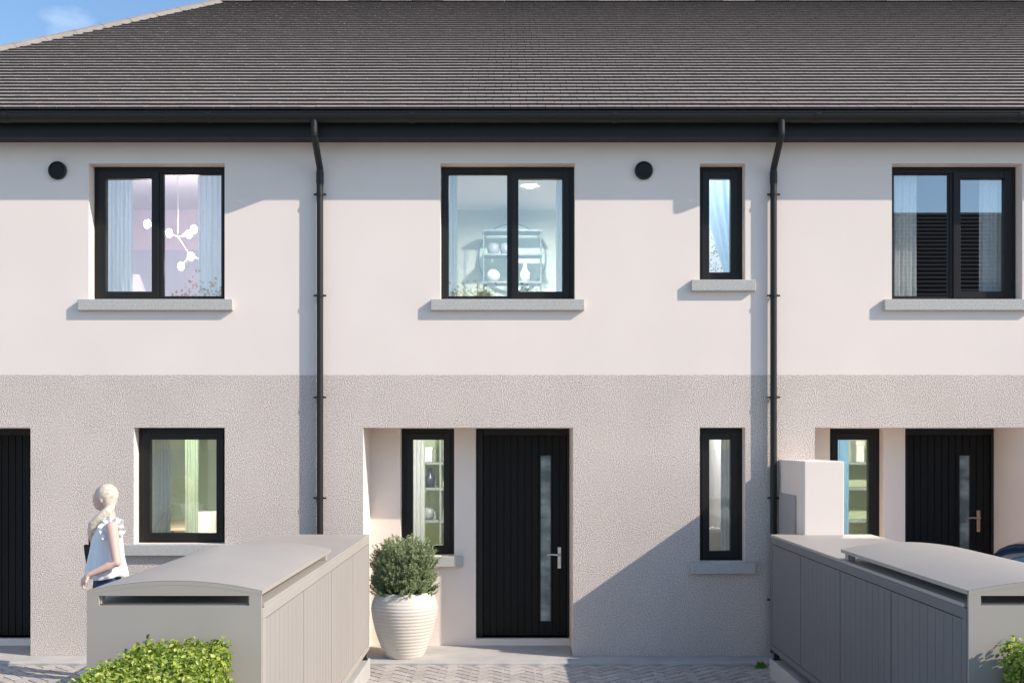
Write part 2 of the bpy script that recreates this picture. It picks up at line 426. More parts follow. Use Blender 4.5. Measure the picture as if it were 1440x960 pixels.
def downpipe(house, x, label=None):
    p = MB(); r = 0.031; yw = -0.052
    p.tube([(x,-0.36,5.0),(x,-0.36,4.885),(x,-0.357,4.868),(x,-0.345,4.855),(x,-0.078,4.65),(x,-0.057,4.63),(x,yw,4.60),(x,yw,4.56)], r, 18)
    p.tube([(x,yw,4.58),(x,yw,0.06)], r, 18)
    p.tube([(x,yw,4.60),(x,yw,4.49)], r+0.004, 18)
    o = p.build('downpipe', M['plastic'], house, smooth=False)
    for z in (4.385, 3.43, 2.47, 1.52, 0.56):
        b = MB(); b.tube([(x,yw,z-0.012),(x,yw,z+0.012)], r+0.006, 18); b.box(x-0.06, x+0.06, yw-0.008, yw+0.004, z-0.008, z+0.008)
        b.tube([(x,yw,z),(x,-0.001,z)], 0.008, 8)
        b.build('bracket', M['plastic'], o)

def vent(house, x, z):
    v = MB(); v.lathe([(0.0, 0), (0.082, 0), (0.086, 0.006), (0.086, 0.028), (0.07, 0.034), (0.066, 0.022), (0.0, 0.022)], 40)
    v.v = [(x+a, -c, z+b) for a, b, c in v.v]
    for i in range(-4, 5):
        h = i*0.0135; w = math.sqrt(max(0, 0.064**2-h*h))
        v.box(x-w, x+w, -0.031, -0.021, z+h-0.003, z+h+0.003)
    v.build('air_vent', M['plastic'], house)

def room(house, x0, x1, y0, y1, z0, z1, wall, split=None, floor=None, notch=None):
    mb = MB(); m2 = 0
    def side(a, b):
        if split:
            mb.quad((*a, z0), (*b, z0), (*b, split), (*a, split), 1); mb.quad((*a, split), (*b, split), (*b, z1), (*a, z1), 0)
        else: mb.quad((*a, z0), (*b, z0), (*b, z1), (*a, z1), 0)
    if notch:                       # room widens behind the porch: notch = (x, y)
        side((x0, y0), (x0, notch[1])); side((x0, notch[1]), (notch[0], notch[1])); side((notch[0], notch[1]), (notch[0], y1)); side((notch[0], y1), (x1, y1)); side((x1, y1), (x1, y0)); xl = notch[0]
    else:
        side((x0, y1), (x1, y1)); side((x1, y1), (x1, y0)); side((x0, y0), (x0, y1)); xl = x0
    mats = wall if isinstance(wall, list) else [wall]
    o = mb.build('interior_wall', mats, house)
    mb = MB(); mb.quad((xl,y0,z1),(xl,y1,z1),(x1,y1,z1),(x1,y0,z1)); mb.build('ceiling', M['ceil'], house)
    mb = MB(); mb.quad((xl,notch[1] if notch else y0,z0),(x1,notch[1] if notch else y0,z0),(x1,y1,z0),(xl,y1,z0)); mb.build('interior_floor', floor or M['wood'], house)

def wcol(n, c): return mat(n, c, 0.9, 0.2, var=(2, 0.03))

def terrace_house(x0, x1, label, low, up, ends):
    """low/up: openings; ends: (left closed, right closed)"""
    h = thing('terraced_house', label, 'house', ((x0+x1)/2, 0, 0), 'terraced houses in the row', world=True)
    mb = MB(); wall_sheet(mb, x0, x1, 0.0, ZW, low, 0.0, 0.3, 0, 1)
    mb.build('roughcast_wall', [M['rough'], M['render']], h)
    mb = MB(); wall_sheet(mb, x0, x1, ZW, 5.2, up, 0.0, 0.3, 0, 0)
    mb.build('smooth_wall', M['render'], h)
    mb = MB(); mb.box(x0, x1, 9.6, 9.9, 0, 5.1)
    mb.quad((x0,0.3,0),(x0,9.6,0),(x0,9.6,5.1),(x0,0.3,5.1)); mb.quad((x1,9.6,0),(x1,0.3,0),(x1,0.3,5.1),(x1,9.6,5.1))
    if ends[1]: mb.poly([(x1,0.3,5.1),(x1,9.6,5.1),(x1,RIDGE_Y,8.1)])
    mb.build('rear_wall', M['render'], h)
    eaves(h, x0, x1)
    return h

def porch(h, x0, x1, wx0, wx1, dx0, dx1, **kw):
    y0, y1 = 0.54, 0.80
    mb = MB()
    wall_sheet(mb, x0-0.15, x1+0.15, 0.0, ZH+0.15, [(wx0, wx1, 0.915, ZH-0.001), (dx0, dx1, 0.082, ZH-0.001)], y0, y1, 0, 0)
    mb.build('porch_wall', M['render'], h)
    mb = MB()
    mb.quad((x0,0.3,0),(x0,y0,0),(x0,y0,ZH),(x0,0.3,ZH)); mb.quad((x1,y0,0),(x1,0.3,0),(x1,0.3,ZH),(x1,y0,ZH))
    mb.quad((x0,0.3,ZH),(x0,y0,ZH),(x1,y0,ZH),(x1,0.3,ZH))
    mb.build('porch_lining', M['render'], h)
    window(h, wx0, wx1, 0.915, ZH-0.001, y0+0.13, [('sash', wx0, wx1)], wall_y=y0, sill_out=0.06)
    door(h, dx0, dx1, 0.082, ZH-0.001, y0+0.13, **kw)

# --- left house
hl = terrace_house(-6.85, -1.80, 'pale rendered end house at the hipped end of the terrace, pink room upstairs',
    [(-6.55, -4.56, -0.1, ZH), (-3.579, -2.715, 1.081, ZH)],
    [(-4.007, -2.716, 3.40, 4.692)], (True, False))
roof(hl, -7.2, -1.80, hip=True)
window(hl, -4.007, -2.716, 3.40, 4.692, 0.14, [('sash', -4.007, -3.375), ('fixed', -3.375, -2.716)])
window(hl, -3.579, -2.715, 1.081, ZH, 0.14, [('sash', -3.579, -2.715)])
porch(hl, -6.55, -4.56, -6.25, -5.71, -5.503, -4.56)
downpipe(hl, -1.803+0.001)
vent(hl, -4.297, 4.62)
room(hl, -5.9, -1.95, 0.302, 3.8, 2.80, 5.05, [wcol('pink_wall', (0.86, 0.70, 0.74)), wcol('mauve_wall', (0.64, 0.60, 0.67))], split=4.53)
room(hl, -4.45, -1.95, 0.302, 7.6, 0.10, 2.62, wcol('green_wall', (0.52, 0.65, 0.56)), notch=(-6.5, 0.81))
# --- middle house
hm = terrace_house(-1.80, 2.489, 'pale rendered middle house of the terrace with potted shrub outside its porch',
    [(-1.40, 0.595, -0.1, ZH), (1.797, 2.23, 0.911, ZH)],
    [(-0.668, 0.611, 3.40, 4.692), (1.797, 2.23, 3.584, 4.692)], (False, False))
roof(hm, -1.80, 2.489)
window(hm, -0.668, 0.611, 3.40, 4.692, 0.14, [('fixed', -0.668, 0.0), ('sash', 0.0, 0.611)])
window(hm, 1.797, 2.23, 3.584, 4.692, 0.14, [('sash', 1.797, 2.23)])
window(hm, 1.797, 2.23, 0.911, ZH, 0.14, [('sash', 1.797, 2.23)])
porch(hm, -1.40, 0.595, -1.10, -0.563, -0.348, 0.595)
downpipe(hm, 2.486)
vent(hm, 1.264, 4.62)
room(hm, -1.70, 1.52, 0.302, 3.8, 2.80, 5.04, wcol('mint_wall', (0.62, 0.69, 0.58)))
room(hm, 1.58, 2.42, 0.302, 1.0, 2.80, 5.04, wcol('white_wall', (0.78, 0.78, 0.76)))
room(hm, -1.72, 1.45, 0.802, 3.7, 0.10, 2.62, wcol('sage_wall', (0.56, 0.66, 0.48)))
room(hm, 1.58, 2.42, 0.302, 5.2, 0.10, 2.62, wcol('grey_wall', (0.62, 0.62, 0.62)))
# --- right house
hr = terrace_house(2.489, 8.2, 'pale rendered house at the right end with dark reflection in its upstairs window',
    [(2.891, 4.884, -0.1, ZH)], [(3.622, 4.862, 3.40, 4.692)], (False, True))
roof(hr, 2.489, 8.4)
window(hr, 3.622, 4.862, 3.40, 4.692, 0.14, [('fixed', 3.622, 4.25), ('sash', 4.25, 4.862)])
porch(hr, 2.891, 4.884, 3.19, 3.727, 3.941, 4.884, dg=-0.05, dh=0.37, metal=mat('bronze_handle', (0.55, 0.40, 0.30), 0.3, metal=1.0))
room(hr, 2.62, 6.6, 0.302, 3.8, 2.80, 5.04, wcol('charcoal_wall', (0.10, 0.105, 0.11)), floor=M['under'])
room(hr, 2.62, 5.9, 0.802, 3.7, 0.10, 2.62, wcol('olive_wall', (0.60, 0.66, 0.42)))

# ------------------------------------------------------------------ inside the rooms
def curtain(x0, x1, y, z0, z1, m, label, pleats=7, amp=0.022, tie=None):
    mb = MB(); n = max(24, pleats*8); k = 14
    for i in range(k+1):
        v = i/k; z = z0+(z1-z0)*v
        for j in range(n+1):
            u = j/n
            xa, xb = (x0, x1) if tie is None else (x0+(x1-x0)*tie*(1-v)**1.3, x1)
            x = xa+(xb-xa)*u
            mb.v.append((x, y+amp*math.sin(u*pleats*2*math.pi+0.5*math.sin(v*4))*(0.6+0.4*v)+0.006*math.sin(u*23+v*3), z))
    for i in range(k):
        for j in range(n):
            a = i*(n+1)+j; mb.f.append((a, a+1, a+n+2, a+n+1)); mb.m.append(0)
    o = mb.build('curtain', m, None, smooth=True)
    return tag(o, label, 'curtain')
CB = mat_cloth('pale_blue_curtain', (0.68, 0.75, 0.76)); CD = mat_cloth('blue_curtain', (0.36, 0.60, 0.80)); CG = mat_cloth('grey_curtain', (0.93, 0.94, 0.92), 0.02)
CW = mat_cloth('white_sheer', (0.78, 0.80, 0.80)); CGR = mat_cloth('green_curtain', (0.52, 0.62, 0.48))
curtain(-4.02, -3.735, 0.42, 2.82, 5.0, CB, 'pale blue curtain left of the pendant lamp in the pink upstairs room')
curtain(-3.09, -2.70, 0.42, 2.82, 5.0, CB, 'pale blue curtain right of the pendant lamp in the pink upstairs room')
curtain(-0.72, -0.525, 0.42, 2.82, 5.0, CB, 'pale curtain at the left edge of the middle upstairs window', 5)
curtain(0.45, 0.68, 0.42, 2.82, 5.0, CB, 'pale curtain at the right edge of the middle upstairs window', 5)
curtain(3.60, 3.955, 0.27, 2.82, 5.0, CG, 'grey pleated curtain on the left of the dark upstairs window', 9)
curtain(4.57, 5.0, 0.27, 2.82, 5.0, CG, 'grey pleated curtain on the right of the dark upstairs window', 10)
curtain(1.80, 2.25, 0.40, 3.3, 5.0, mat_cloth('sky_curtain', (0.46, 0.63, 0.78), 0.5), 'blue curtain swept to one side in the narrow upstairs window', 4, tie=0.97)
curtain(-3.60, -3.36, 0.42, 0.15, 2.5, CB, 'pale blue curtain in the ground floor window behind the woman', 6)
curtain(-3.86, -3.70, 2.6, 0.12, 2.55, CGR, 'long green curtain deep inside the green ground floor room', 5)
curtain(-1.10, -0.885, 0.95, 0.15, 2.5, CW, 'white sheer curtain in the porch window beside the potted shrub', 5)
curtain(2.075, 2.24, 0.40, 0.15, 2.5, CB, 'pale blue curtain in the narrow ground floor window', 4)
curtain(3.22, 3.505, 0.95, 0.15, 2.5, CD, 'bright blue curtain in the porch window behind the white boundary wall', 6)

LAMP = {}
def downlight(x, y, z, label, strength, col=(1, 0.95, 0.9), r=0.07):
    t = thing('downlight', label, 'ceiling light', (x, y, z))
    key = (strength, col)
    if key not in LAMP: LAMP[key] = mat_emit('lamp_glow', col, strength)
    mb = MB(); mb.lathe([(r+0.022, 0), (r+0.022, -0.008), (r, -0.012), (r, -0.004)], 28); mb.build('trim_ring', M['white'], t)
    mb = MB(); mb.poly([(r*math.cos(2*math.pi*i/28), r*math.sin(2*math.pi*i/28), -0.006) for i in range(28)][::-1]); mb.build('diffuser', LAMP[key], t)
downlight(0.225, 2.43, 5.036, 'round ceiling downlight lit in the middle upstairs room', 5200, (1, 0.97, 0.92), 0.042)
downlight(1.85, 0.75, 5.036, 'round ceiling downlight above the narrow upstairs window', 420, (1, 0.98, 0.95))
downlight(-4.0, 3.6, 2.616, 'round ceiling downlight in the green ground floor room', 3000, (1, 0.97, 0.86))
downlight(-0.6, 2.0, 2.616, 'round ceiling downlight in the room behind the porch window', 1900, (1, 0.97, 0.9))
downlight(2.0, 2.2, 2.616, 'round ceiling downlight in the room with the white sofa', 480, (1, 0.97, 0.94))
downlight(3.9, 2.0, 2.616, 'round ceiling downlight in the yellow green room on the right', 1900, (1, 0.97, 0.88))

# pendant lamp with white globes
t = thing('pendant_lamp', 'white branching pendant lamp with round glowing bulbs in the pink upstairs room', 'pendant lamp', (-3.64, 1.6, 5.05))
bulb_m = mat_emit('bulb_glow', (1, 0.86, 0.89), 190)
mb = MB(); mb.tube([(0,0,0),(0,0,-0.72)], 0.0035, 8); mb.lathe([(0.0,0),(0.055,0),(0.055,-0.02),(0.0,-0.025)], 20); mb.build('cord', M['white'], t)
arms = [(-0.37, 0.1, -0.60), (-0.06, -0.12, -0.74), (0.10, 0.06, -0.72), (0.19, -0.06, -0.69), (0.10, 0.14, -0.95), (-0.02, 0.18, -1.05), (0.40, 0.05, -1.10)]
mb = MB()
for i, a in enumerate(arms):
    src = (0, 0, -0.76) if i not in (5, 6) else (0.10, 0.14, -0.93)
    mb.tube([src, a], 0.0055, 8)
mb.build('arm', M['white'], t)
for a in arms:
    mb = MB(); mb.ell((a[0], a[1], a[2]), 0.034, 0.034, 0.046, n=16, k=10); mb.build('bulb', bulb_m, t, smooth=True)
# table lamp and bed in the pink room
t = thing('table_lamp', 'small lamp with glowing pinkish shade low in the pink upstairs room', 'table lamp', (-4.71, 3.35, 3.42))
mb = MB(); mb.lathe([(0,0),(0.09,0),(0.09,0.02),(0.02,0.04),(0.02,0.4),(0,0.4)], 20); mb.build('base', M['white'], t, smooth=True)
mb = MB(); mb.lathe([(0.19,0.36),(0.06,0.72)], 28); mb.build('lamp_shade', mat_emit('shade_glow', (1, 0.72, 0.78), 0.55), t, smooth=True)
# shelf, mirror, vase in mint room
t = thing('shelf_unit', 'thin framed shelf unit in front of the round mirror upstairs', 'shelf unit', (0.02, 3.50, 3.72))
ST = mat('thin_steel', (0.26, 0.30, 0.28), 0.5)
mb = MB()
for x in (-0.36, 0.0, 0.36):
    for y in (-0.12, 0.12): mb.tube([(x,y,-0.9),(x,y,1.0)], 0.007, 8)
mb.build('frame', ST, t)
for z in (0.0, 0.33, 0.68, 0.98):
    mb = MB(); mb.box(-0.38, 0.38, -0.14, 0.14, z-0.01, z+0.01); mb.build('shelf', ST, t)
t = thing('wall_mirror', 'round pale mirror on the wall behind the shelf unit upstairs', 'mirror', (0.02, 3.78, 4.42))
mb = MB(); mb.lathe([(0.0,0),(0.43,0),(0.442,0.01),(0.442,0.03),(0.43,0.03)], 56); mb.v = [(a, -c, b) for a, b, c in mb.v]; mb.build('rim', ST, t)
mb = MB(); mb.poly([(0.43*math.cos(2*math.pi*i/56), -0.022, 0.43*math.sin(2*math.pi*i/56)) for i in range(56)]); mb.build('face', mat('mirror_face', (0.66, 0.78, 0.68), 0.6, 0.3), t)
def ornament(name, prof, loc, m, label, cat):
    mb = MB(); mb.lathe(prof, 20); o = mb.build(name, m, None, smooth=True); o.location = loc; return tag(o, label, cat)
BOT = [(0,0),(0.06,0),(0.065,0.12),(0.03,0.17),(0.022,0.24),(0,0.24)]
JAR = [(0,0),(0.06,0),(0.075,0.06),(0.07,0.13),(0.035,0.15),(0,0.15)]
BALL = [(0.085*math.sin(math.pi*i/12), 0.085-0.085*math.cos(math.pi*i/12)) for i in range(13)]
GM = mat('grey_ceramic', (0.30, 0.33, 0.34), 0.4)
ornament('jar', JAR, (-0.22, 3.48, 4.41), GM, 'left grey jar on the upper shelf of the thin framed unit', 'jar')
ornament('jar', JAR, (-0.06, 3.48, 4.41), GM, 'grey jar nearest the middle post on the upper shelf of the thin framed unit', 'jar')
ornament('globe', BALL, (-0.22, 3.48, 4.06), M['white'], 'white ball on the middle shelf of the thin framed unit', 'ornament')
ornament('bottle', BOT, (0.18, 3.48, 4.06), M['white'], 'white bottle on the thin framed shelf unit', 'bottle')
ornament('bottle', BOT, (0.60, 3.4, 3.95), M['white'], 'white bottle on the cabinet beside the shelf unit', 'bottle')
t = thing('cabinet', 'low white cabinet right of the thin framed shelf unit', 'cabinet', (0.66, 3.45, 2.80))
mb = MB(); mb.box(-0.24, 0.3, -0.2, 0.2, 0.08, 1.14); mb.build('body', M['white'], t, bevel=0.01)
for x in (-0.2, 0.26):
    mb = MB(); mb.box(x-0.02, x+0.02, -0.18, 0.18, 0, 0.08); mb.build('leg', ST, t)
# picture in narrow upstairs room
t = thing('picture', 'framed print with dark scribbled pattern in the narrow upstairs room', 'picture', (2.10, 0.985, 3.98))
mb = MB(); ring(mb, -0.13, 0.13, -0.25, 0.3, 0.015, -0.02, 0.0); mb.build('frame', M['white'], t)
pm = mat('print_paper', (0.75, 0.76, 0.74), 0.8); N = pm.node_tree.nodes; Lk = pm.node_tree.links
nz = N.new('ShaderNodeTexNoise'); nz.inputs['Scale'].default_value = 14; nz.inputs['Detail'].default_value = 4; nz.inputs['Distortion'].default_value = 2.5
rp = N.new('ShaderNodeValToRGB'); rp.color_ramp.elements[0].position = .42; rp.color_ramp.elements[0].color = (0.12, 0.14, 0.13, 1); rp.color_ramp.elements[1].position = .47; rp.color_ramp.elements[1].color = (.78, .78, .76, 1)
Lk.new(N['Texture Coordinate'].outputs['Object'], nz.inputs['Vector']); Lk.new(nz.outputs['Fac'], rp.inputs['Fac']); Lk.new(rp.outputs['Color'], N['Principled BSDF'].inputs['Base Color'])
mb = MB(); mb.quad((-0.115,-0.008,-0.235),(0.115,-0.008,-0.235),(0.115,-0.008,0.285),(-0.115,-0.008,0.285)); mb.build('print', pm, t)
# table and chair in the green room
t = thing('dining_table', 'pale wooden dining table in the green ground floor room', 'table', (-4.78, 5.7, 0.10))
mb = MB(); mb.box(-0.5, 0.42, -0.95, 0.95, 0.72, 0.755); mb.build('tabletop', mat('pale_wood', (0.62, 0.50, 0.38), 0.4, var=(5, 0.1)), t, bevel=0.008)
for x in (-0.44, 0.36):
    for y in (-0.86, 0.86):
        mb = MB(); mb.tube([(x,y,0),(x,y,0.72)], [0.02, 0.03], 10); mb.build('leg', M['wood'], t)
t = thing('dining_chair', 'white chair with curved back at the pale wooden dining table', 'chair', (-4.15, 4.5, 0.10))
mb = MB(); mb.box(-0.22, 0.22, -0.2, 0.22, 0.43, 0.47); mb.build('seat', M['white'], t, bevel=0.02)
mb = MB()
for i in range(9):
    a0, a1 = -1.1+2.2*i/9, -1.1+2.2*(i+1)/9
    P = lambda a, rr, z: (rr*math.sin(a), -0.06-rr*math.cos(a)+0.04, z)
    for (z0, z1) in ((0.5, 1.02),):
        mb.quad(P(a0,.23,z0), P(a1,.23,z0), P(a1,.25,z1), P(a0,.25,z1)); mb.quad(P(a1,.21,z0), P(a0,.21,z0), P(a0,.23,z1), P(a1,.23,z1)); mb.quad(P(a0,.23,z1), P(a0,.25,z1), P(a1,.25,z1), P(a1,.23,z1))
mb.build('backrest', M['white'], t, smooth=True)
for x in (-0.19, 0.19):
    for y in (-0.17, 0.19):
        mb = MB(); mb.tube([(x*1.1,y*1.1,0),(x,y,0.43)], [0.012, 0.018], 8); mb.build('leg', M['wood'], t)
# shelving in porch rooms
def shelving(x, y, w, zs, label, z0=0.10, d=0.30):
    t = thing('wall_shelving', label, 'shelving', (x, y, z0))
    mb = MB(); mb.box(-w/2-0.02, -w/2, -d, 0, 0, 2.3); mb.box(w/2, w/2+0.02, -d, 0, 0, 2.3); mb.box(-0.012, 0.012, -d, 0, 0, 2.3); mb.build('upright', ST, t)
    for z in zs:
        mb = MB(); mb.box(-w/2, -0.013, -d+0.01, 0, z-0.015, z+0.015); mb.box(0.013, w/2, -d+0.01, 0, z-0.015, z+0.015); mb.build('shelf', ST, t)
shelving(-0.88, 3.66, 0.72, (0.45, 0.95, 1.36, 1.68), 'open shelving behind the porch window by the potted shrub')
shelving(4.62, 3.66, 0.85, (0.45, 0.95, 1.36, 1.68), 'open shelving behind the porch window of the right house')
def crate(x, y, z, w, h, d, m, label):
    mb = MB(); mb.box(-w/2, w/2, -d/2, d/2, 0, h); mb.box(-w/2-0.006, w/2+0.006, -d/2-0.006, d/2+0.006, h*0.8, h+0.006)
    o = mb.build('storage_box', m, None, bevel=0.006); o.location = (x, y, z); return tag(o, label, 'box')
crate(-1.06, 3.5, 1.797, 0.15, 0.18, 0.2, M['white'], 'white box on the upper shelf, behind the porch window by the shrub')
crate(-0.62, 3.5, 1.797, 0.20, 0.40, 0.2, M['white'], 'tall white box at the right end of the upper shelf by the shrub')
crate(-0.62, 3.5, 1.067, 0.20, 0.17, 0.2, M['white'], 'white box on the lower shelf, behind the porch window by the shrub')
ornament('bottle', BOT, (-1.02, 3.5, 1.477), mat('dark_bottle', (0.04, 0.05, 0.08), 0.3), 'small dark bottle on the shelf behind the porch window', 'bottle')
ornament('vase', JAR, (-1.04, 3.5, 1.067), GM, 'small grey vase on the lower shelf behind the porch window', 'vase')
crate(4.40, 3.5, 1.797, 0.10, 0.26, 0.2, M['white'], 'slim white box on the upper shelf of the right house')
# sofa
t = thing('sofa', 'white sofa with plump cushions behind the narrow ground floor window', 'sofa', (1.98, 1.2, 0.10))
SF = mat('sofa_fabric', (0.74, 0.73, 0.71), 0.95)
for x in (-0.2, 0.2):
    mb = MB(); mb.box(x-0.19, x+0.19, -0.45, 0.35, 0.22, 0.46); mb.build('seat', SF, t, bevel=0.06)
mb = MB(); mb.box(-0.4, 0.4, 0.355, 0.6, 0.05, 0.98); mb.build('backrest', SF, t, bevel=0.07)
for x in (-0.2, 0.2):
    mb = MB(); mb.ell((x, 0.2, 0.80), 0.2, 0.1, 0.24, n=20, k=12); mb.build('cushion', SF, t, smooth=True)
mb = MB(); mb.box(-0.4, 0.4, -0.4, 0.35, 0.06, 0.215); mb.build('base', SF, t, bevel=0.02)

# ------------------------------------------------------------------ ground
mb = MB(); mb.quad((-300,-300,-0.05),(300,-300,-0.05),(300,300,-0.05),(-300,300,-0.05))
tag(mb.build('ground', M['ground']), kind='structure')
mb = MB(); mb.quad((-9,-9,-0.022),(9,-9,-0.022),(9,0.0,-0.022),(-9,0.0,-0.022))
tag(mb.build('paving_bed', M['joint']), kind='structure')
pv = MB(); U = 0.1; ang = R(45); ca, sa = math.cos(ang), math.sin(ang); rnd = random.Random(5)
for n_ in range(-160, 161):
    for m_ in range(-80, 81):
        ox, oy = n_+2*m_, n_-2*m_
        for (bx, by, bw, bh) in ((0, 0, 2, 1), (0, 1, 1, 2)):
            cx, cy = (ox+bx+bw/2)*U, (oy+by+bh/2)*U
            X, Y = cx*ca-cy*sa, cx*sa+cy*ca-4.0
            if not (-7.5 < X < 7.5 and -7.2 < Y < -0.29): continue
            dz = rnd.uniform(-0.0012, 0.0012); g = 0.007; tx = rnd.uniform(-.004, .004)
            pts = []
            for (ex, ey) in ((-1,-1),(1,-1),(1,1),(-1,1)):
                lx, ly = cx+ex*(bw*U/2-g), cy+ey*(bh*U/2-g)
                pts.append((lx*ca-ly*sa, lx*sa+ly*ca-4.0, dz+ex*tx*bw*U/2))
            n = len(pv.v); pv.v += pts + [(p[0], p[1], -0.03) for p in pts]
            for f in ((0,1,2,3),(4,5,1,0),(5,6,2,1),(6,7,3,2),(7,4,0,3)): pv.f.append(tuple(n+q for q in f)); pv.m.append(0)
tag(pv.build('paving', M['paver']), kind='structure')
mb = MB(); mb.box(-8.5, 8.5, -0.33, -0.001, -0.06, 0.02)
for a, b in ((-6.55, -4.56), (-1.40, 0.595), (2.891, 4.884)): mb.box(a+0.001, b-0.001, -0.001, 0.56, -0.06, 0.0195)
tag(mb.build('path', M['concrete'], bevel=0.008), kind='structure')

# ------------------------------------------------------------------ white boundary wall with meter box
t = thing('boundary_wall', 'short white rendered wall projecting beside the downpipe with a meter box on its side', 'wall', (2.72, -0.455, 0.0), world=True)
t['kind'] = 'thing'
mb = MB(); mb.box(2.547, 2.892, -0.915, -0.002, 0.021, 1.883); mb.build('masonry', M['render'], t, bevel=0.008)
mb = MB(); mb.box(2.521, 2.5465, -0.655, -0.115, 0.95, 1.572); mb.build('meter_box', M['meter'], t, bevel=0.008)

# ------------------------------------------------------------------ bin stores
BW, BY0, BY1 = 0.879, -0.85, -5.0
def bin_store(loc, label):
    L = BY1-BY0                          # negative: local y runs 0 (house end) to L (street end)
    t = thing('bin_store', label, 'bin store', loc, 'bin stores in front of the houses')
    mb = MB()
    mb.box(0.022, BW-0.022, L+0.002, -0.002, 0.26, 1.225)               # inner carcass
    mb.box(0.0, BW, L+0.03, 0.0, 1.222, 1.243)                        # flat top
    mb.build('carcass', M['bin'], t, bevel=0.003)
    mb = MB()
    for xa, xb in ((0.0, 0.0215), (BW-0.0215, BW)):
        mb.box(xa, xb, L+0.001, 0.0, 1.165, 1.2215); mb.box(xa, xb, L+0.001, 0.0, 0.243, 0.29)
        mb.box(xa, xb, -0.05, 0.0, 0.2905, 1.1645); mb.box(xa, xb, L+0.001, L+0.06, 0.2905, 1.1645)
    mb.build('frame', M['bin'], t, bevel=0.003)
    ys = [-0.052, -0.81, -1.76, -2.76, L+0.062]
    ys = [-0.052, -0.99, -2.03, -3.05, L+0.062]
    for xa, xb in ((0.004, 0.021), (BW-0.021, BW-0.004)):
        for i in range(4):
            mb = MB(); a, b = ys[i]-0.006, ys[i+1]+0.006; n = 9; w = (b-a)/n
            for k in range(n): mb.box(xa, xb, a+(k+1)*w+0.002, a+k*w-0.002, 0.296, 1.16)
            x2 = xa+0.004 if xa < 0.1 else xa; mb.box(x2, x2+0.013, b, a, 0.296, 1.16)
            mb.build('door_panel', M['binside'], t)
    # arched lid
    lb = L+2.11; n = 16; z0, rise, th = 1.312, 0.050, 0.022
    arc = [(0.006+(BW-0.012)*i/n, z0+rise*(1-(2*i/n-1)**2)) for i in range(n+1)]
    mb = MB()
    for i in range(n):
        (x0, za), (x1, zb) = arc[i], arc[i+1]
        mb.quad((x0,L-0.0145,za),(x1,L-0.0145,zb),(x1,lb,zb),(x0,lb,za)); mb.quad((x1,L-0.0145,zb-th),(x0,L-0.0145,za-th),(x0,lb,za-th),(x1,lb,zb-th))
        mb.quad((x1,lb,zb),(x0,lb,za),(x0,lb,za-th),(x1,lb,zb-th)[:3]) if False else mb.quad((x1,lb,zb),(x0,lb,za),(x0,lb,za-th),(x1,lb,zb-th))
    for i in (0, n):
        x, z = arc[i]; mb.quad((x,L-0.0145,z),(x,lb,z),(x,lb,z-th),(x,L-0.0145,z-th))
    mb.build('lid', M['bin'], t, smooth=False)
    # front panel: board, two posts and arched head round the slot, all one flush sheet
    mb = MB(); ya, yb = L-0.0135, L+0.0012; xa, xb, sa_, sb_ = 0.006, BW-0.006, 0.066, BW-0.066
    for y, fl in ((ya, 1), (yb, -1)):
        for P in ([(xa,0.243),(xb,0.243),(xb,1.238),(xa,1.238)], [(xa,1.238),(sa_,1.238),(sa_,1.287),(xa,1.287)], [(sb_,1.238),(xb,1.238),(xb,1.287),(sb_,1.287)], [(xa,1.287),(xb,1.287)]+[(x, z-0.001) for x, z in arc[::-1]]):
            q = [(x, y, z) for x, z in P]; mb.poly(q if fl > 0 else q[::-1])
    for (p, q) in (((xa,.243),(xa,1.311)), ((xb,1.311),(xb,.243)), ((xb,.243),(xa,.243)), ((sa_,1.238),(sb_,1.238)), ((sb_,1.287),(sa_,1.287)), ((sa_,1.287),(sa_,1.238)), ((sb_,1.238),(sb_,1.287))):
        mb.quad((p[0],ya,p[1]),(q[0],ya,q[1]),(q[0],yb,q[1]),(p[0],yb,p[1]))
    mb.build('front_panel', M['bin'], t)
    for x0, x1 in ((0.024, 0.075), (BW-0.075, BW-0.024)):
        mb = MB(); mb.box(x0, x1, L+0.002, L+0.045, 1.2435, 1.2905); mb.build('lid_support', M['bin'], t, bevel=0.002)
        mb = MB(); mb.box(x0, x1, lb-0.10, lb-0.035, 1.2435, 1.291); mb.build('lid_support', M['bin'], t, bevel=0.002)
    for x in (0.04, BW-0.04):
        for y in (-0.06, -1.5, -2.8, L+0.1):
            mb = MB(); mb.box(x-0.022, x+0.022, y-0.022, y+0.022, 0.172, 0.2425); mb.box(x-0.03, x+0.03, y-0.03, y+0.03, 0.1625, 0.1715); mb.build('leg', M['dark'], t)
    return t
b1 = bin_store((-2.110, BY0, 0), 'grey bin store with sunlit side next to the potted shrub')
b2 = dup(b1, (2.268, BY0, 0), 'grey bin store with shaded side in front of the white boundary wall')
shade_paint = mat('bin_panel_shaded', (0.20, 0.195, 0.197), 0.6, 0.15, var=(2.0, 0.03))  # shade put into the colour of this store's panels and side frame
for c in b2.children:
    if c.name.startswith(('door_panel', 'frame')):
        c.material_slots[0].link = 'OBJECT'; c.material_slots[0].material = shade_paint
def plinth(x, label):
    mb = MB(); mb.box(x-0.003, x+BW+0.003, BY1-0.02, BY0+0.02, -0.04, 0.162)
    o = mb.build('plinth', M['concrete'], None, bevel=0.006); tag(o, label, 'plinth', 'concrete plinths under the bin stores'); o['kind'] = 'thing'
plinth(-2.110, 'low concrete plinth under the sunlit bin store')
plinth(2.268, 'low concrete plinth under the shaded bin store')

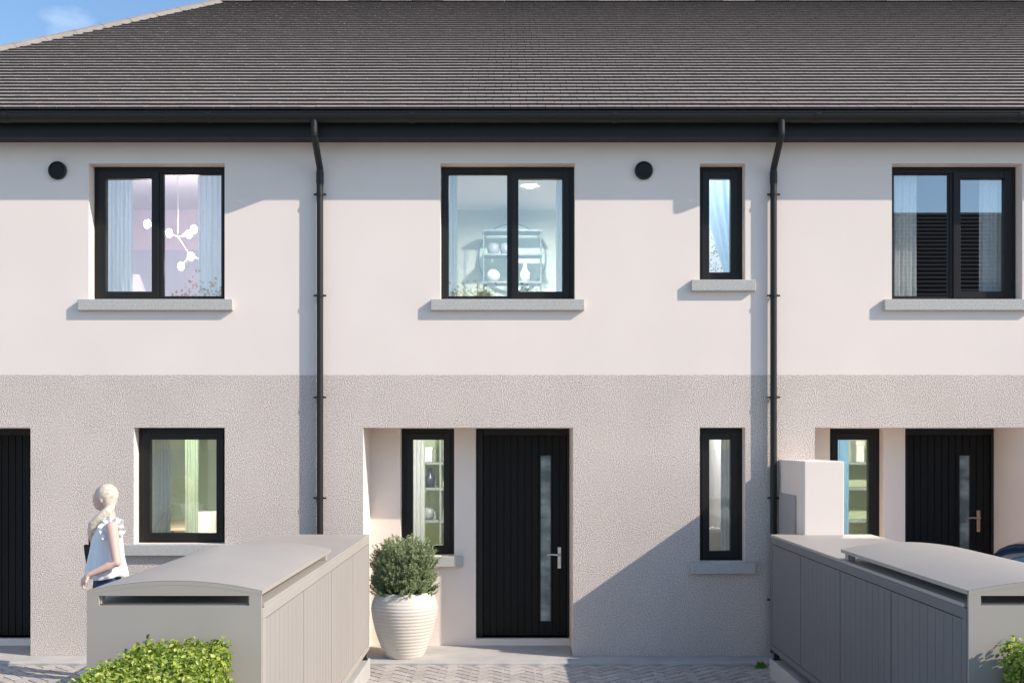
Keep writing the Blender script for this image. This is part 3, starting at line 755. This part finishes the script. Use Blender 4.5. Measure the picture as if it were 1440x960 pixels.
# ------------------------------------------------------------------ pot and shrub
PX, PY = -1.005, -0.02
t = thing('plant_pot', 'large ribbed cream pot standing at the edge of the porch', 'plant pot', (PX, PY, 0.0205))
prof = [(0.0, 0.0), (0.165, 0.0)]
H = 0.605
for i in range(101):
    u = i/100; z = u*H
    r = 0.17 + 0.145*math.sin(min(1, u*1.12)*math.pi/2)**0.85 - 0.055*max(0, (u-0.72)/0.28)**2
    r += 0.0048*abs(math.sin(u*math.pi*19)) if 0.03 < u < 0.93 else 0.003
    prof.append((r, z))
prof += [(0.252, H+0.012), (0.235, H+0.008), (0.225, H-0.03), (0.22, H-0.07)]
mb = MB(); mb.lathe(prof, 72); mb.build('bowl', M['pot'], t, smooth=True)
mb = MB(); rn = random.Random(2)
for i in range(9):
    for j in range(32):
        pass
mb.lathe([(0.0, H-0.03)]+[(0.025*i, H-0.035+rn.uniform(-.008, .008)) for i in range(1, 10)], 32); mb.build('soil', M['soil'], t, smooth=True)
t = thing('shrub', 'round bushy rosemary-like shrub growing in the ribbed cream pot', 'shrub', (PX-0.005, PY, 0.60))
rn = random.Random(11); lf = MB(); stm = MB()
cz = 0.30
for i in range(900):
    while True:
        d = Vector((rn.uniform(-1, 1), rn.uniform(-1, 1), rn.uniform(-1, 1)))
        if 0.2 < d.length < 1: break
    d.normalize(); rr = rn.uniform(0.35, 1.0)**0.45*rn.uniform(.92, 1.04)
    tip = Vector((d.x*0.325*rr, d.y*0.325*rr, max(0.02+rn.random()*.05, cz-0.015+d.z*0.275*rr)))
    low = d.z < -0.1
    if i % 6 == 0:
        a_ = rn.uniform(0, 6.283); tip = Vector((math.cos(a_), math.sin(a_), 0))*rn.uniform(.24, .32)+Vector((0, 0, rn.uniform(.03, .16))); d = Vector((math.cos(a_), math.sin(a_), 0))
    root = Vector((tip.x*0.2, tip.y*0.2, 0.0)) if i % 5 == 0 else tip*0.55+Vector((0, 0, -0.02 if low else 0.0))
    mid = (root+tip)*0.5+Vector((d.x*.03, d.y*.03, -.02))
    path = [root*(1-k/5)**2+mid*2*(k/5)*(1-k/5)+tip*(k/5)**2 for k in range(6)]
    path.append(tip+Vector((d.x*0.8+rn.gauss(0,.25), d.y*0.8+rn.gauss(0,.25), 0.7)).normalized()*rn.uniform(0.015, 0.05))
    stm.tube(path, [0.003-0.0003*k for k in range(7)], 4, cap=False)
    for k in range(46):
        u = 0.2+0.8*(k+rn.random())/46; ff = u*6; a = min(5, int(ff)); p = path[a].lerp(path[a+1], ff-a)
        td = (path[a+1]-path[a]).normalized()
        th = rn.uniform(0, 2*math.pi); s1 = td.orthogonal().normalized(); s2 = td.cross(s1)
        o = s1*math.cos(th)+s2*math.sin(th); ld = (td*rn.uniform(.4, 1.1)+o*0.8).normalized(); Ln = rn.uniform(0.018, 0.032); w = td.cross(o)*rn.uniform(0.0028, 0.0045)
        q = p+ld*Ln
        lf.quad(p-w, p+ld*Ln*0.5-w*1.4, q, p+ld*Ln*0.5+w*1.4)
lf.build('foliage', M['rosemary'], t); stm.build('stem', M['twig'], t)

# ------------------------------------------------------------------ hedges
def leaf_shape(mb, p, nrm, size, rn):
    a = nrm.orthogonal().normalized(); th = rn.uniform(0, 6.28); s = (Matrix.Rotation(th, 3, nrm) @ a); w = nrm.cross(s)
    L, W = size, size*0.32; up = nrm*size*0.12
    n = len(mb.v)
    mb.v += [tuple(p), tuple(p+s*L*.3+w*W+up*.8), tuple(p+s*L*.7+w*W*.85+up), tuple(p+s*L), tuple(p+s*L*.7-w*W*.85+up), tuple(p+s*L*.3-w*W+up*.8), tuple(p+s*L*.5)]
    for f in ((0,1,6),(1,2,6),(2,3,6),(3,4,6),(4,5,6),(5,0,6)): mb.f.append(tuple(n+q for q in f)); mb.m.append(0)
def hedge(x0, x1, y0, y1, z1, label, seed):
    t = thing('hedge', label, 'hedge', ((x0+x1)/2, (y0+y1)/2, 0.0), 'clipped hedges in front of the bin stores', world=True)
    rn = random.Random(seed); lf = MB()
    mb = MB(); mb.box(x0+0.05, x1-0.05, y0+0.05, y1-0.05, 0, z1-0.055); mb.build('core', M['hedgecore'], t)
    def spray(p, n, cnt):
        for _ in range(cnt):
            d = (n*rn.uniform(.2, 1.2)+Vector((rn.gauss(0, .6), rn.gauss(0, .6), rn.gauss(0.35, .5)))).normalized()
            leaf_shape(lf, p+Vector((rn.gauss(0, .01), rn.gauss(0, .01), rn.gauss(0, .01))), d, rn.uniform(0.018, 0.032), rn)
    def face(gen, n, area, dens):
        for _ in range(int(area*dens)):
            p = gen(); p = p + n*(rn.gauss(-0.018, 0.016)); spray(p, n, 4)
    w, l = x1-x0, y1-y0
    face(lambda: Vector((rn.uniform(x0, x1), rn.uniform(y0, y1), z1)), Vector((0,0,1)), w*l, 2300)
    zl = 0.45
    face(lambda: Vector((x1, rn.uniform(y0, y1), rn.uniform(zl, z1))), Vector((1,0,0)), l*(z1-zl), 1400)
    face(lambda: Vector((x0, rn.uniform(y0, y1), rn.uniform(zl, z1))), Vector((-1,0,0)), l*(z1-zl), 1200)
    face(lambda: Vector((rn.uniform(x0, x1), y0, rn.uniform(0, z1))), Vector((0,-1,0)), w*z1, 700)
    face(lambda: Vector((rn.uniform(x0, x1), y1, rn.uniform(zl, z1))), Vector((0,1,0)), w*(z1-zl), 1400)
    face(lambda: Vector((x1, rn.uniform(y0, y1), rn.uniform(0, zl))), Vector((1,0,0)), l*zl, 350)
    face(lambda: Vector((x0, rn.uniform(y0, y1), rn.uniform(0, zl))), Vector((-1,0,0)), l*zl, 350)
    lf.build('foliage', M['hedge'], t)
hedge(-1.80, -1.378, -6.55, -5.065, 1.062, 'bright yellow green clipped hedge in front of the sunlit bin store', 3)
hedge(2.415, 3.1, -6.55, -5.065, 1.062, 'green clipped hedge at the right edge in front of the shaded bin store', 4)
# tuft of grass by the downpipe
gt = MB(); rn = random.Random(9)
for i in range(80):
    x, y = 2.27+rn.gauss(0, .022), -0.47+rn.gauss(0, .02); h = rn.uniform(.025, .065); a = rn.uniform(0, 6.28); l = rn.uniform(.01, .04)
    dx, dy = l*math.cos(a), l*math.sin(a); w = 0.004
    gt.quad((x-w,y,0.0),(x+w,y,0.0),(x+dx*.5+w,y+dy*.5,h*.7),(x+dx*.5-w,y+dy*.5,h*.7)); gt.poly([(x+dx*.5-w,y+dy*.5,h*.7),(x+dx*.5+w,y+dy*.5,h*.7),(x+dx,y+dy,h)])
tag(gt.build('grass_tuft', mat('grass_blade', (0.06, 0.20, 0.02), 0.6)), 'small green tuft of grass at the foot of the downpipe', 'grass', kind='thing')

# ------------------------------------------------------------------ trees and house across the street (seen mirrored in the panes)
def tree(x, y, h, label, seed):
    t = thing('tree', label, 'tree', (x, y, -0.05), 'trees across the street'); rn = random.Random(seed)
    mb = MB(); mb.tube([(0,0,0),(0.05,0,h*.25),(0.0,0.06,h*.5),(0.05,0,h*.8)], [0.16,0.12,0.09,0.03], 10)
    for i in range(9):
        a = rn.uniform(0, 6.28); z = h*rn.uniform(.3, .65); L = h*rn.uniform(.2, .33)
        mb.tube([(0.03,0.03,z),(L*.5*math.cos(a),L*.5*math.sin(a),z+L*.35),(L*math.cos(a),L*math.sin(a),z+L*.6)], [0.05,0.035,0.012], 6)
    mb.build('trunk', M['bark'], t, smooth=True)
    lf = MB()
    cl = [Vector((rn.gauss(0, h*.15), rn.gauss(0, h*.15), h*rn.uniform(.38, .93))) for _ in range(46)]
    for c in cl:
        R0 = rn.uniform(.25, .55)
        for _ in range(110):
            p = c+Vector((rn.gauss(0, R0*.55), rn.gauss(0, R0*.55), rn.gauss(0, R0*.45)))
            leaf_shape(lf, p, Vector((rn.gauss(0, 1), rn.gauss(0, 1), rn.gauss(.5, 1))).normalized(), rn.uniform(.07, .12), rn)
    lf.build('crown', M['leaf'], t)
tree(-8.6, -20, 6.9, 'leafy tree across the street mirrored in the pink upstairs window', 21)
tree(-0.4, -20.5, 6.8, 'leafy tree across the street mirrored in the middle upstairs window', 22)
tree(2.6, -21.5, 6.5, 'shorter leafy tree across the street beside the mirrored house', 23)
t = thing('opposite_house', 'dark roofed house across the street mirrored in the right upstairs window', 'house', (17, -25, -0.05), world=True)
mb = MB(); mb.box(11.5, 24, -29.5, -22.3, -0.05, 5.3); ow = mb.build('wall', M['render'], t)
mb = MB(); n = 30; ya, za, yb, zb = -21.9, 5.15, -25.9, 9.66
for i in range(n):
    u0, u1 = i/n, (i+1)/n; y0, y1 = ya+(yb-ya)*u0, ya+(yb-ya)*u1; z0, z1 = za+(zb-za)*u0, za+(zb-za)*u1
    mb.quad((24.4,y0,z0+.05),(11.1,y0,z0+.05),(11.1,y1,z1),(24.4,y1,z1), 0); mb.quad((24.4,y0,z0),(11.1,y0,z0),(11.1,y0,z0+.05),(24.4,y0,z0+.05), 1)
mb.quad((11.1,-29.9,za),(24.4,-29.9,za),(24.4,yb,zb),(11.1,yb,zb)); mb.poly([(11.5,-22.3,5.3),(11.5,-29.5,5.3),(11.5,-25.9,9.4)]); mb.poly([(24,-29.5,5.3),(24,-22.3,5.3),(24,-25.9,9.4)])
mb.build('roof', [mat('dark_slate', (0.014, 0.014, 0.015), 0.7), M['under']], t)
for x in (13, 16.5, 20):
    mb = MB(); ring(mb, x, x+1.2, 3.3, 4.6, 0.07, -22.299, -22.25); f = mb.build('window', M['frame'], t)
    mb = MB(); mb.quad((x+1.13,-22.27,3.37),(x+.07,-22.27,3.37),(x+.07,-22.27,4.53),(x+1.13,-22.27,4.53)); mb.build('pane', M['dark'], f)

# ------------------------------------------------------------------ blue car (nose to the left, mostly behind the right bin store)
def car():
    t = thing('parked_car', 'glossy dark blue car with its nose just showing behind the right bin store', 'car', (4.21, -1.3, 0.0))
    paint = mat('blue_paint', (0.018, 0.055, 0.13), 0.18, 0.6, metal=0.25, coat=1.0)
    tint = mat('car_glass', (0.02, 0.03, 0.04), 0.05, 0.9)
    # stations along x (0 = nose): (x, half width, sill z, shoulder z, crown z)
    st = [(0.0,0.62,0.42,0.80,0.86),(0.05,0.74,0.34,0.95,1.02),(0.16,0.82,0.28,1.03,1.10),(0.45,0.88,0.26,1.07,1.15),(0.95,0.90,0.26,1.09,1.19),(1.35,0.91,0.26,1.10,1.20),(2.2,0.92,0.26,1.10,1.18),(3.2,0.92,0.26,1.12,1.18),(3.9,0.90,0.27,1.13,1.18),(4.25,0.85,0.32,1.08,1.12),(4.38,0.76,0.42,0.98,1.0)]
    mb = MB(); k = 9
    for x, w, zs, zh, zc in st:
        for (a, b) in ((-0.88, zs), (-1.0, zs+(zh-zs)*.35), (-1.0, zs+(zh-zs)*.75), (-0.93, zh), (0, zc), (0.93, zh), (1.0, zs+(zh-zs)*.75), (1.0, zs+(zh-zs)*.35), (0.88, zs)):
            mb.v.append((x, a*w, 0.28+(b-0.28)*1.16))
    for i in range(len(st)-1):
        for j in range(k):
            a = i*k+j; b = i*k+(j+1) % k; mb.f.append((a, b, b+k, a+k)); mb.m.append(0)
    mb.f.append(tuple(range(k))[::-1]); mb.m.append(0); mb.f.append(tuple((len(st)-1)*k+j for j in range(k))); mb.m.append(0)
    o = mb.build('body', paint, t, smooth=True); s = o.modifiers.new('sub', 'SUBSURF'); s.levels = 2; s.render_levels = 2
    mb = MB(); cab = [(1.05,0.80,1.14,1.16),(1.75,0.70,1.10,1.58),(2.6,0.70,1.10,1.64),(3.5,0.68,1.12,1.60),(4.1,0.72,1.12,1.18)]
    for x, w, zb, zt in cab:
        for (a, b) in ((-1.12, zb), (-1.0, zb+(zt-zb)*.92), (-.8, zt), (.8, zt), (1.0, zb+(zt-zb)*.92), (1.12, zb)): mb.v.append((x, a*w, b))
    for i in range(4):
        for j in range(5):
            a = i*6+j; mb.f.append((a, a+1, a+7, a+6)); mb.m.append(1 if (j in (1, 2, 3) and i in (1, 2)) else 0)
    mb.build('cabin', [tint, paint], t, smooth=False)
    for x in (0.85, 3.45):
        for s in (-1, 1):
            w = MB(); w.lathe([(0.19,-.1),(0.30,-.11),(0.335,-.07),(0.335,.07),(0.30,.11),(0.19,.1)], 32); w.v = [(x+a, s*0.83+c, 0.335+b) for a, b, c in w.v]
            wo = w.build('wheel', mat('tyre', (0.02, 0.02, 0.02), 0.8), t, smooth=True)
            r = MB(); r.lathe([(0.0,.06),(0.06,.07),(0.17,.05),(0.2,.1)], 20); r.v = [(x+a, s*(0.83+c), 0.335+b) for a, b, c in r.v]; r.build('rim', M['chrome'], wo, smooth=True)
    for s in (-1, 1):
        h = MB(); h.ell((0.10, s*0.60, 0.90), 0.09, 0.16, 0.07); h.build('headlight', mat('headlamp', (0.7, 0.75, 0.8), 0.1, 0.8), t, smooth=True)
    h = MB(); h.box(-0.012, 0.05, -0.45, 0.45, 0.50, 0.70); h.build('grille', M['dark'], t, bevel=0.01)
car()
# ------------------------------------------------------------------ woman walking past the left house
def person():
    t = thing('person', 'woman in sleeveless white ruffled blouse and jeans holding her shoulder strap, pale hair tied low', 'person', (-3.49, -0.95, 0.0))
    V = Vector
    skin = mat('skin', (0.70, 0.47, 0.40), 0.5, 0.4); blouse = mat('white_blouse', (0.86, 0.87, 0.88), 0.85, 0.2, var=(30, 0.03))
    jean = mat('denim', (0.045, 0.075, 0.17), 0.85, 0.2, var=(60, 0.25)); hairm = mat('pale_hair', (0.74, 0.63, 0.50), 0.5, 0.35, var=(38, 0.26))
    # fine strands in the hair
    N = hairm.node_tree.nodes; L = hairm.node_tree.links
    wv = N.new('ShaderNodeTexNoise'); wv.inputs['Scale'].default_value = 55; mpn = N.new('ShaderNodeMapping'); mpn.inputs['Scale'].default_value = (1, 1, .12)
    L.new(N['Texture Coordinate'].outputs['Object'], mpn.inputs['Vector']); L.new(mpn.outputs[0], wv.inputs['Vector'])
    bu = N.new('ShaderNodeBump'); bu.inputs['Strength'].default_value = .5; bu.inputs['Distance'].default_value = .006; L.new(wv.outputs['Fac'], bu.inputs['Height']); L.new(bu.outputs['Normal'], N['Principled BSDF'].inputs['Normal'])
    l = V((.49, -.87, 0)); f = V((-.87, -.49, 0)); hf = V((-.975, .20, -.05)).normalized(); hl = V((-.20, -.98, 0)).normalized(); U = V((0, 0, 1))
    def rot(ax, ay): return Matrix((ax, ay, ax.cross(ay))).transposed()
    Rb = rot(l, -f); Rh = rot(hl, -hf)
    def limb(mb, pts, rs, n=16):
        mb.tube(pts, rs, n)
        for p, r in zip(pts, rs): mb.ell(p, r, r, r, n=12, k=8)
    def fuse(mb, name, m, parent, vox, it=6):
        o = mb.build(name, m, parent, smooth=True)
        r = o.modifiers.new('fuse', 'REMESH'); r.mode = 'VOXEL'; r.voxel_size = vox; r.use_smooth_shade = True
        s = o.modifiers.new('soft', 'SMOOTH'); s.factor = .5; s.iterations = it
        return o
    b = MB()
    hc = V((-.018, 0, 1.578))
    b.ell(hc, .074, .092, .098, Rh, 24, 16); b.ell(hc+hf*.030-U*.055, .055, .066, .068, Rh); b.ell(hc+hf*.062-U*.092, .026, .024, .022, Rh)
    b.ell(hc+hf*.098-U*.030, .012, .014, .022, Rh); b.ell(hc+hf*.104-U*.042, .013, .011, .010, Rh); b.ell(hc+hf*.088-U*.070, .020, .010, .010, Rh)
    for s in (1, -1): b.ell(hc+hl*.073*s-hf*.008-U*.025, .010, .022, .032, Rh)
    b.tube([(.035, 0, 1.34), (.022, 0, 1.42), (.0, 0, 1.50)], [.062, .051, .050], 16)
    for c, rx, ry, rz in (((.03,0,1.31), .155, .085, .09), ((.01,0,1.22), .145, .105, .14), ((.02,0,1.07), .125, .095, .13), ((.015,0,.93), .15, .11, .12)): b.ell(c, rx, ry, rz, Rb, 24, 14)
    sn, en, wn = V((.10,-.155,1.325)), V((.168,-.225,1.03)), V((-.05,-.265,.935))
    limb(b, [sn, sn.lerp(en,.35), en, en.lerp(wn,.3), wn], [.052,.046,.038,.037,.024])
    sf, ef, wf = V((-.06,.155,1.325)), V((-.16,.23,1.09)), V((-.165,.06,1.255))
    limb(b, [sf, sf.lerp(ef,.4), ef, ef.lerp(wf,.35), wf], [.052,.044,.038,.035,.024])
    # near hand, relaxed, knuckles forward
    d = (V((-.14,-.26,.845))-wn).normalized(); pn = V((.45,.55,-.6)); pn = (pn-d*pn.dot(d)).normalized(); side = d.cross(pn)
    pc = wn+d*.052; b.ell(pc, .040, .052, .016, rot(side, d), 18, 12)
    b.tube([wn, wn+d*.03], [.024,.027], 12)
    for k, (ln, off) in enumerate(((.066,.030), (.074,.0105), (.070,-.0095), (.056,-.0285))):
        p0 = wn+d*.080+side*off; bend = (d*.45+pn*.9+side*off*1.5).normalized(); bend2 = (d*-.35+pn*1).normalized()
        if bend.z > 0: pass
        b_ = [wn+d*.05+side*off*.7, p0, p0+(d*.8+pn*.45).normalized()*ln*.42, p0+(d*.8+pn*.45).normalized()*ln*.42+bend*ln*.33, p0+(d*.8+pn*.45).normalized()*ln*.42+bend*ln*.33+bend2*ln*.25]
        limb(b, b_, [.010,.0092,.0086,.008,.0068], 8)
    th0 = wn+d*.025+side*.028
    limb(b, [th0, th0+(d*.6+side*.7).normalized()*.035, th0+(d*.6+side*.7).normalized()*.035+(d*.9+pn*.4).normalized()*.032], [.013,.0105,.0085], 8)
    # far hand closed on the strap at the chest
    d = (V((-.150,.0,1.30))-wf).normalized(); side = V((0,-.3,1)); side = (side-d*side.dot(d)).normalized(); pn = d.cross(side)
    b.ell(wf+d*.045, .040, .050, .018, rot(side, d), 18, 12)
    for k, off in enumerate((.030,.0105,-.0095,-.0285)):
        p0 = wf+d*.085+side*off; b1_ = (d*.5+V((.8,-.35,0))).normalized(); b2_ = (V((.9,.3,0))).normalized()
        limb(b, [wf+d*.045+side*off*.7, p0, p0+b1_*.030, p0+b1_*.030+b2_*.022], [.0098,.0092,.0085,.0075], 8)
    th0 = wf+d*.03+side*.032; limb(b, [th0, th0+(d+side*.5).normalized()*.035, th0+(d+side*.5).normalized()*.035+d*.028], [.012,.010,.0085], 8)
    an, af = V((.10,-.10,.075)), V((-.10,.10,.075))
    kn, kf = V((-.04,-.12,.47)), V((-.11,.09,.48))
    hn, hfar = V((.03,-.085,.88)), V((-.05,.085,.88))
    for h, k, a in ((hn, kn, an), (hfar, kf, af)):
        limb(b, [h, h.lerp(k,.5), k, k.lerp(a,.35), a], [.085,.072,.05,.047,.034])
        limb(b, [a+V((.02,0,-.03)), a+V((-.10,-.03,-.045))], [.036,.030])
    fuse(b, 'body', skin, t, .0052, 5)
    # face details
    for s in (1, -1):
        e = MB(); e.ell(hc+hf*.0835+hl*.031*s-U*.004, .012, .008, .008, Rh, 14, 8); e.build('eye', mat('eye_white', (.75, .74, .72), .2), t, smooth=True)
        e = MB(); e.ell(hc+hf*.0905+hl*.031*s-U*.004, .005, .003, .005, Rh, 10, 6); e.build('iris', mat('iris', (.04, .05, .06), .2), t, smooth=True)
        e = MB(); e.tube([hc+hf*.090+hl*.016*s+U*.013, hc+hf*.091+hl*.032*s+U*.017, hc+hf*.078+hl*.050*s+U*.012], [.003,.0035,.002], 8); e.build('eyebrow', hairm, t)
    e = MB(); e.ell(hc+hf*.096-U*.070, .019, .006, .006, Rh, 14, 8); e.build('lips', mat('lips', (.5, .2, .18), .4), t, smooth=True)
    # hair: smooth cap and low ponytail drawn forward over the shoulder
    h = MB()
    h.ell(hc-hf*.026+U*.014, .084, .096, .096, Rh, 28, 18); h.ell(hc-hf*.045-U*.03, .072, .065, .075, Rh, 24, 14)
    h.tube([hc-hf*.07-U*.075, hc-hf*.055+hl*.045-U*.125, hc+hl*.075+hf*.00-U*.175, hc+hf*.055+hl*.085-U*.225, hc+hf*.085+hl*.075-U*.285, hc+hf*.095+hl*.06-U*.33], [.036,.040,.036,.034,.028,.010], 14)
    fuse(h, 'hair', hairm, t, .006, 5)
    # blouse
    rings = [(1.395,.075,.062,.03,0),(1.372,.125,.075,.03,0),(1.34,.160,.086,.03,0),(1.28,.158,.110,.015,0),(1.20,.158,.125,.005,.006),(1.10,.160,.138,.0,.010),(1.02,.168,.150,-.005,.016),(.95,.192,.165,.0,.022),(.888,.205,.172,.0,.026)]
    m = MB(); n = 72
    for z, a, c, ox, w in rings:
        for j in range(n):
            th = 2*math.pi*j/n; k = 1+w*4*math.sin(th*5+z*3)*.6+w*3*math.sin(th*9+1.3)
            p = l*(a*k*math.cos(th))-f*(c*k*math.sin(th)); m.v.append((ox+p.x, p.y, z+(.012*math.sin(th*3+.5) if z < .92 else 0)))
    for i in range(len(rings)-1):
        for j in range(n): m.f.append((i*n+j, i*n+(j+1) % n, (i+1)*n+(j+1) % n, (i+1)*n+j)); m.m.append(0)
    bo = m.build('blouse', blouse, t, smooth=True); s = bo.modifiers.new('sub', 'SUBSURF'); s.levels = 1; s.render_levels = 1
    s = bo.modifiers.new('thick', 'SOLIDIFY'); s.thickness = .004
    def ruffle(c, ax, r, wid, n=60, a0=0, a1=2*math.pi, waves=11):
        m = MB(); ax = ax.normalized(); u = ax.orthogonal().normalized(); v = ax.cross(u)
        for j in range(n+1):
            th = a0+(a1-a0)*j/n; o = u*math.cos(th)+v*math.sin(th); wob = math.sin(th*waves)
            for q, (rr, dz) in enumerate(((r*.92, 0), (r+wid*.5, .010*wob+.01), (r+wid, .026*wob+.012))): m.v.append(tuple(c+o*rr+ax*dz+u*.006*math.cos(th*7)*q))
        for j in range(n):
            for q in range(2): a = j*3+q; m.f.append((a, a+1, a+4, a+3)); m.m.append(0)
        o = m.build('ruffle', blouse, bo, smooth=True); s_ = o.modifiers.new('sub', 'SUBSURF'); s_.levels = 1; s_.render_levels = 2; s = o.modifiers.new('thick', 'SOLIDIFY'); s.thickness = .003
    ruffle(V((.093,-.135,1.305)), V((.25,-1,.25)), .068, .040)
    ruffle(V((-.05,.14,1.305)), V((-.35,1,.25)), .068, .036)
    # jeans and shoes
    j = MB()
    j.ell((.01,0,.89), .150, .112, .12, Rb, 24, 14)
    for h_, k, a in ((hn, kn, an), (hfar, kf, af)): limb(j, [h_, h_.lerp(k,.5), k, k.lerp(a,.4), a+V((0,0,.06))], [.088,.082,.066,.058,.046])
    fuse(j, 'jeans', jean, t, .009, 4)
    for a in (an, af):
        s = MB(); s.ell(a+V((-.045,-.012,-.036)), .13, .046, .036, Matrix.Rotation(R(14), 3, 'Z'), 20, 10); s.ell(a+V((.02,0,-.005)), .05, .042, .05); fuse(s, 'shoe', M['white'], t, .008, 3)
    # bag carried on the far shoulder
    g = thing('handbag', 'dark tote bag carried on the far shoulder of the woman', 'bag', (-3.49-.165, -.95+.235, .90))
    bm_ = mat('dark_canvas', (.022, .022, .026), .7, bump=(200, .3, .001, 2))
    m = MB(); P = [(-.115,.24),(.115,.24),(.075,0),(-.075,0)]
    for sy, y in ((-1, -.05), (1, .05)):
        pts = [(x, y*(.55 if z > .1 else 1), z) for x, z in P]; m.poly(pts if sy > 0 else pts[::-1])
    for i in range(4):
        (x0, z0), (x1, z1) = P[i], P[(i+1) % 4]; q = lambda x, z, s: (x, s*.05*(.55 if z > .1 else 1), z)
        if i != 0: m.quad(q(x0,z0,-1), q(x1,z1,-1), q(x1,z1,1), q(x0,z0,1))
    m.build('body', bm_, g, bevel=.012)
    m = MB(); m.tube([(-.07,0,.22),(-.04,-.09,.33),(.0,-.19,.40),(.06,-.15,.47),(.115,-.08,.478),(.14,.0,.44),(.10,.05,.30),(.07,0,.22)], .009, 8); m.build('strap', bm_, g, smooth=True)
person()
# ------------------------------------------------------------------ light, sky, camera
sun = bpy.data.lights.new('sun', 'SUN'); sun.energy = 5.0; sun.angle = R(0.5); sun.color = (1.0, 0.90, 0.78)
so = bpy.data.objects.new('sun', sun); C.objects.link(so); so.location = (20, -10, 14)
trav = Vector((-2.4, 1.0, -1.68)).normalized()
so.rotation_euler = trav.to_track_quat('-Z', 'Y').to_euler()
w = bpy.data.worlds.new('World'); sc.world = w; w.use_nodes = True
N = w.node_tree.nodes; L = w.node_tree.links
sky = N.new('ShaderNodeTexSky'); sky.sky_type = 'NISHITA'; sky.sun_disc = False
sky.sun_elevation = math.asin(-trav.z); sky.sun_rotation = math.atan2(-trav.x, -trav.y)
sky.air_density = 1.0; sky.dust_density = 0.6; sky.ozone_density = 1.6
bg = N['Background']; bg.inputs['Strength'].default_value = 0.15
# small fair-weather clouds in the sky itself
tc = N.new('ShaderNodeTexCoord')
cd = Vector((-4.18, 10.5, 3.93)).normalized()
dp = N.new('ShaderNodeVectorMath'); dp.operation = 'DOT_PRODUCT'; dp.inputs[1].default_value = cd
nv = N.new('ShaderNodeVectorMath'); nv.operation = 'NORMALIZE'
L.new(tc.outputs['Generated'], nv.inputs[0]); L.new(nv.outputs[0], dp.inputs[0])
ns = N.new('ShaderNodeTexNoise'); ns.inputs['Scale'].default_value = 22; ns.inputs['Detail'].default_value = 7
mp = N.new('ShaderNodeMapping'); mp.inputs['Scale'].default_value = (1, 1, 2.0)
L.new(nv.outputs[0], mp.inputs['Vector']); L.new(mp.outputs[0], ns.inputs['Vector'])
near = N.new('ShaderNodeMapRange'); near.inputs['From Min'].default_value = math.cos(R(1.9)); near.inputs['From Max'].default_value = 1.0; near.inputs['To Min'].default_value = 0; near.inputs['To Max'].default_value = 0.42
L.new(dp.outputs['Value'], near.inputs['Value'])
ad = N.new('ShaderNodeMath'); ad.operation = 'ADD'; L.new(ns.outputs['Fac'], ad.inputs[0]); L.new(near.outputs[0], ad.inputs[1])
cm = N.new('ShaderNodeMapRange'); cm.inputs['From Min'].default_value = 0.74; cm.inputs['From Max'].default_value = 0.95; cm.inputs['To Max'].default_value = 0.28
L.new(ad.outputs[0], cm.inputs['Value'])
mx = N.new('ShaderNodeMix'); mx.data_type = 'RGBA'; mx.inputs[7].default_value = (5.2, 5.6, 6.2, 1)
L.new(cm.outputs[0], mx.inputs[0]); L.new(sky.outputs[0], mx.inputs[6]); gain = N.new('ShaderNodeVectorMath'); gain.operation = 'MULTIPLY'; gain.inputs[1].default_value = (1.12, 1.27, 1.36)
L.new(mx.outputs[2], gain.inputs[0]); L.new(gain.outputs[0], bg.inputs['Color'])

cam = bpy.data.cameras.new('camera'); co = bpy.data.objects.new('camera', cam); C.objects.link(co)
cam.sensor_width = 36; cam.lens = 38.86; cam.shift_x = 0.0014; cam.shift_y = 0.0979
cam.clip_end = 2000; cam.clip_start = 0.1
co.location = (0, -10.5, 2.05); co.rotation_euler = (R(90), 0, 0)
sc.camera = co
sc.view_settings.view_transform = 'Standard'; sc.view_settings.look = 'None'; sc.view_settings.exposure = 0; sc.view_settings.gamma = 1
sc.cycles.use_denoising = True
sc.cycles.max_bounces = 10; sc.cycles.transparent_max_bounces = 12
sc.cycles.sample_clamp_indirect = 6
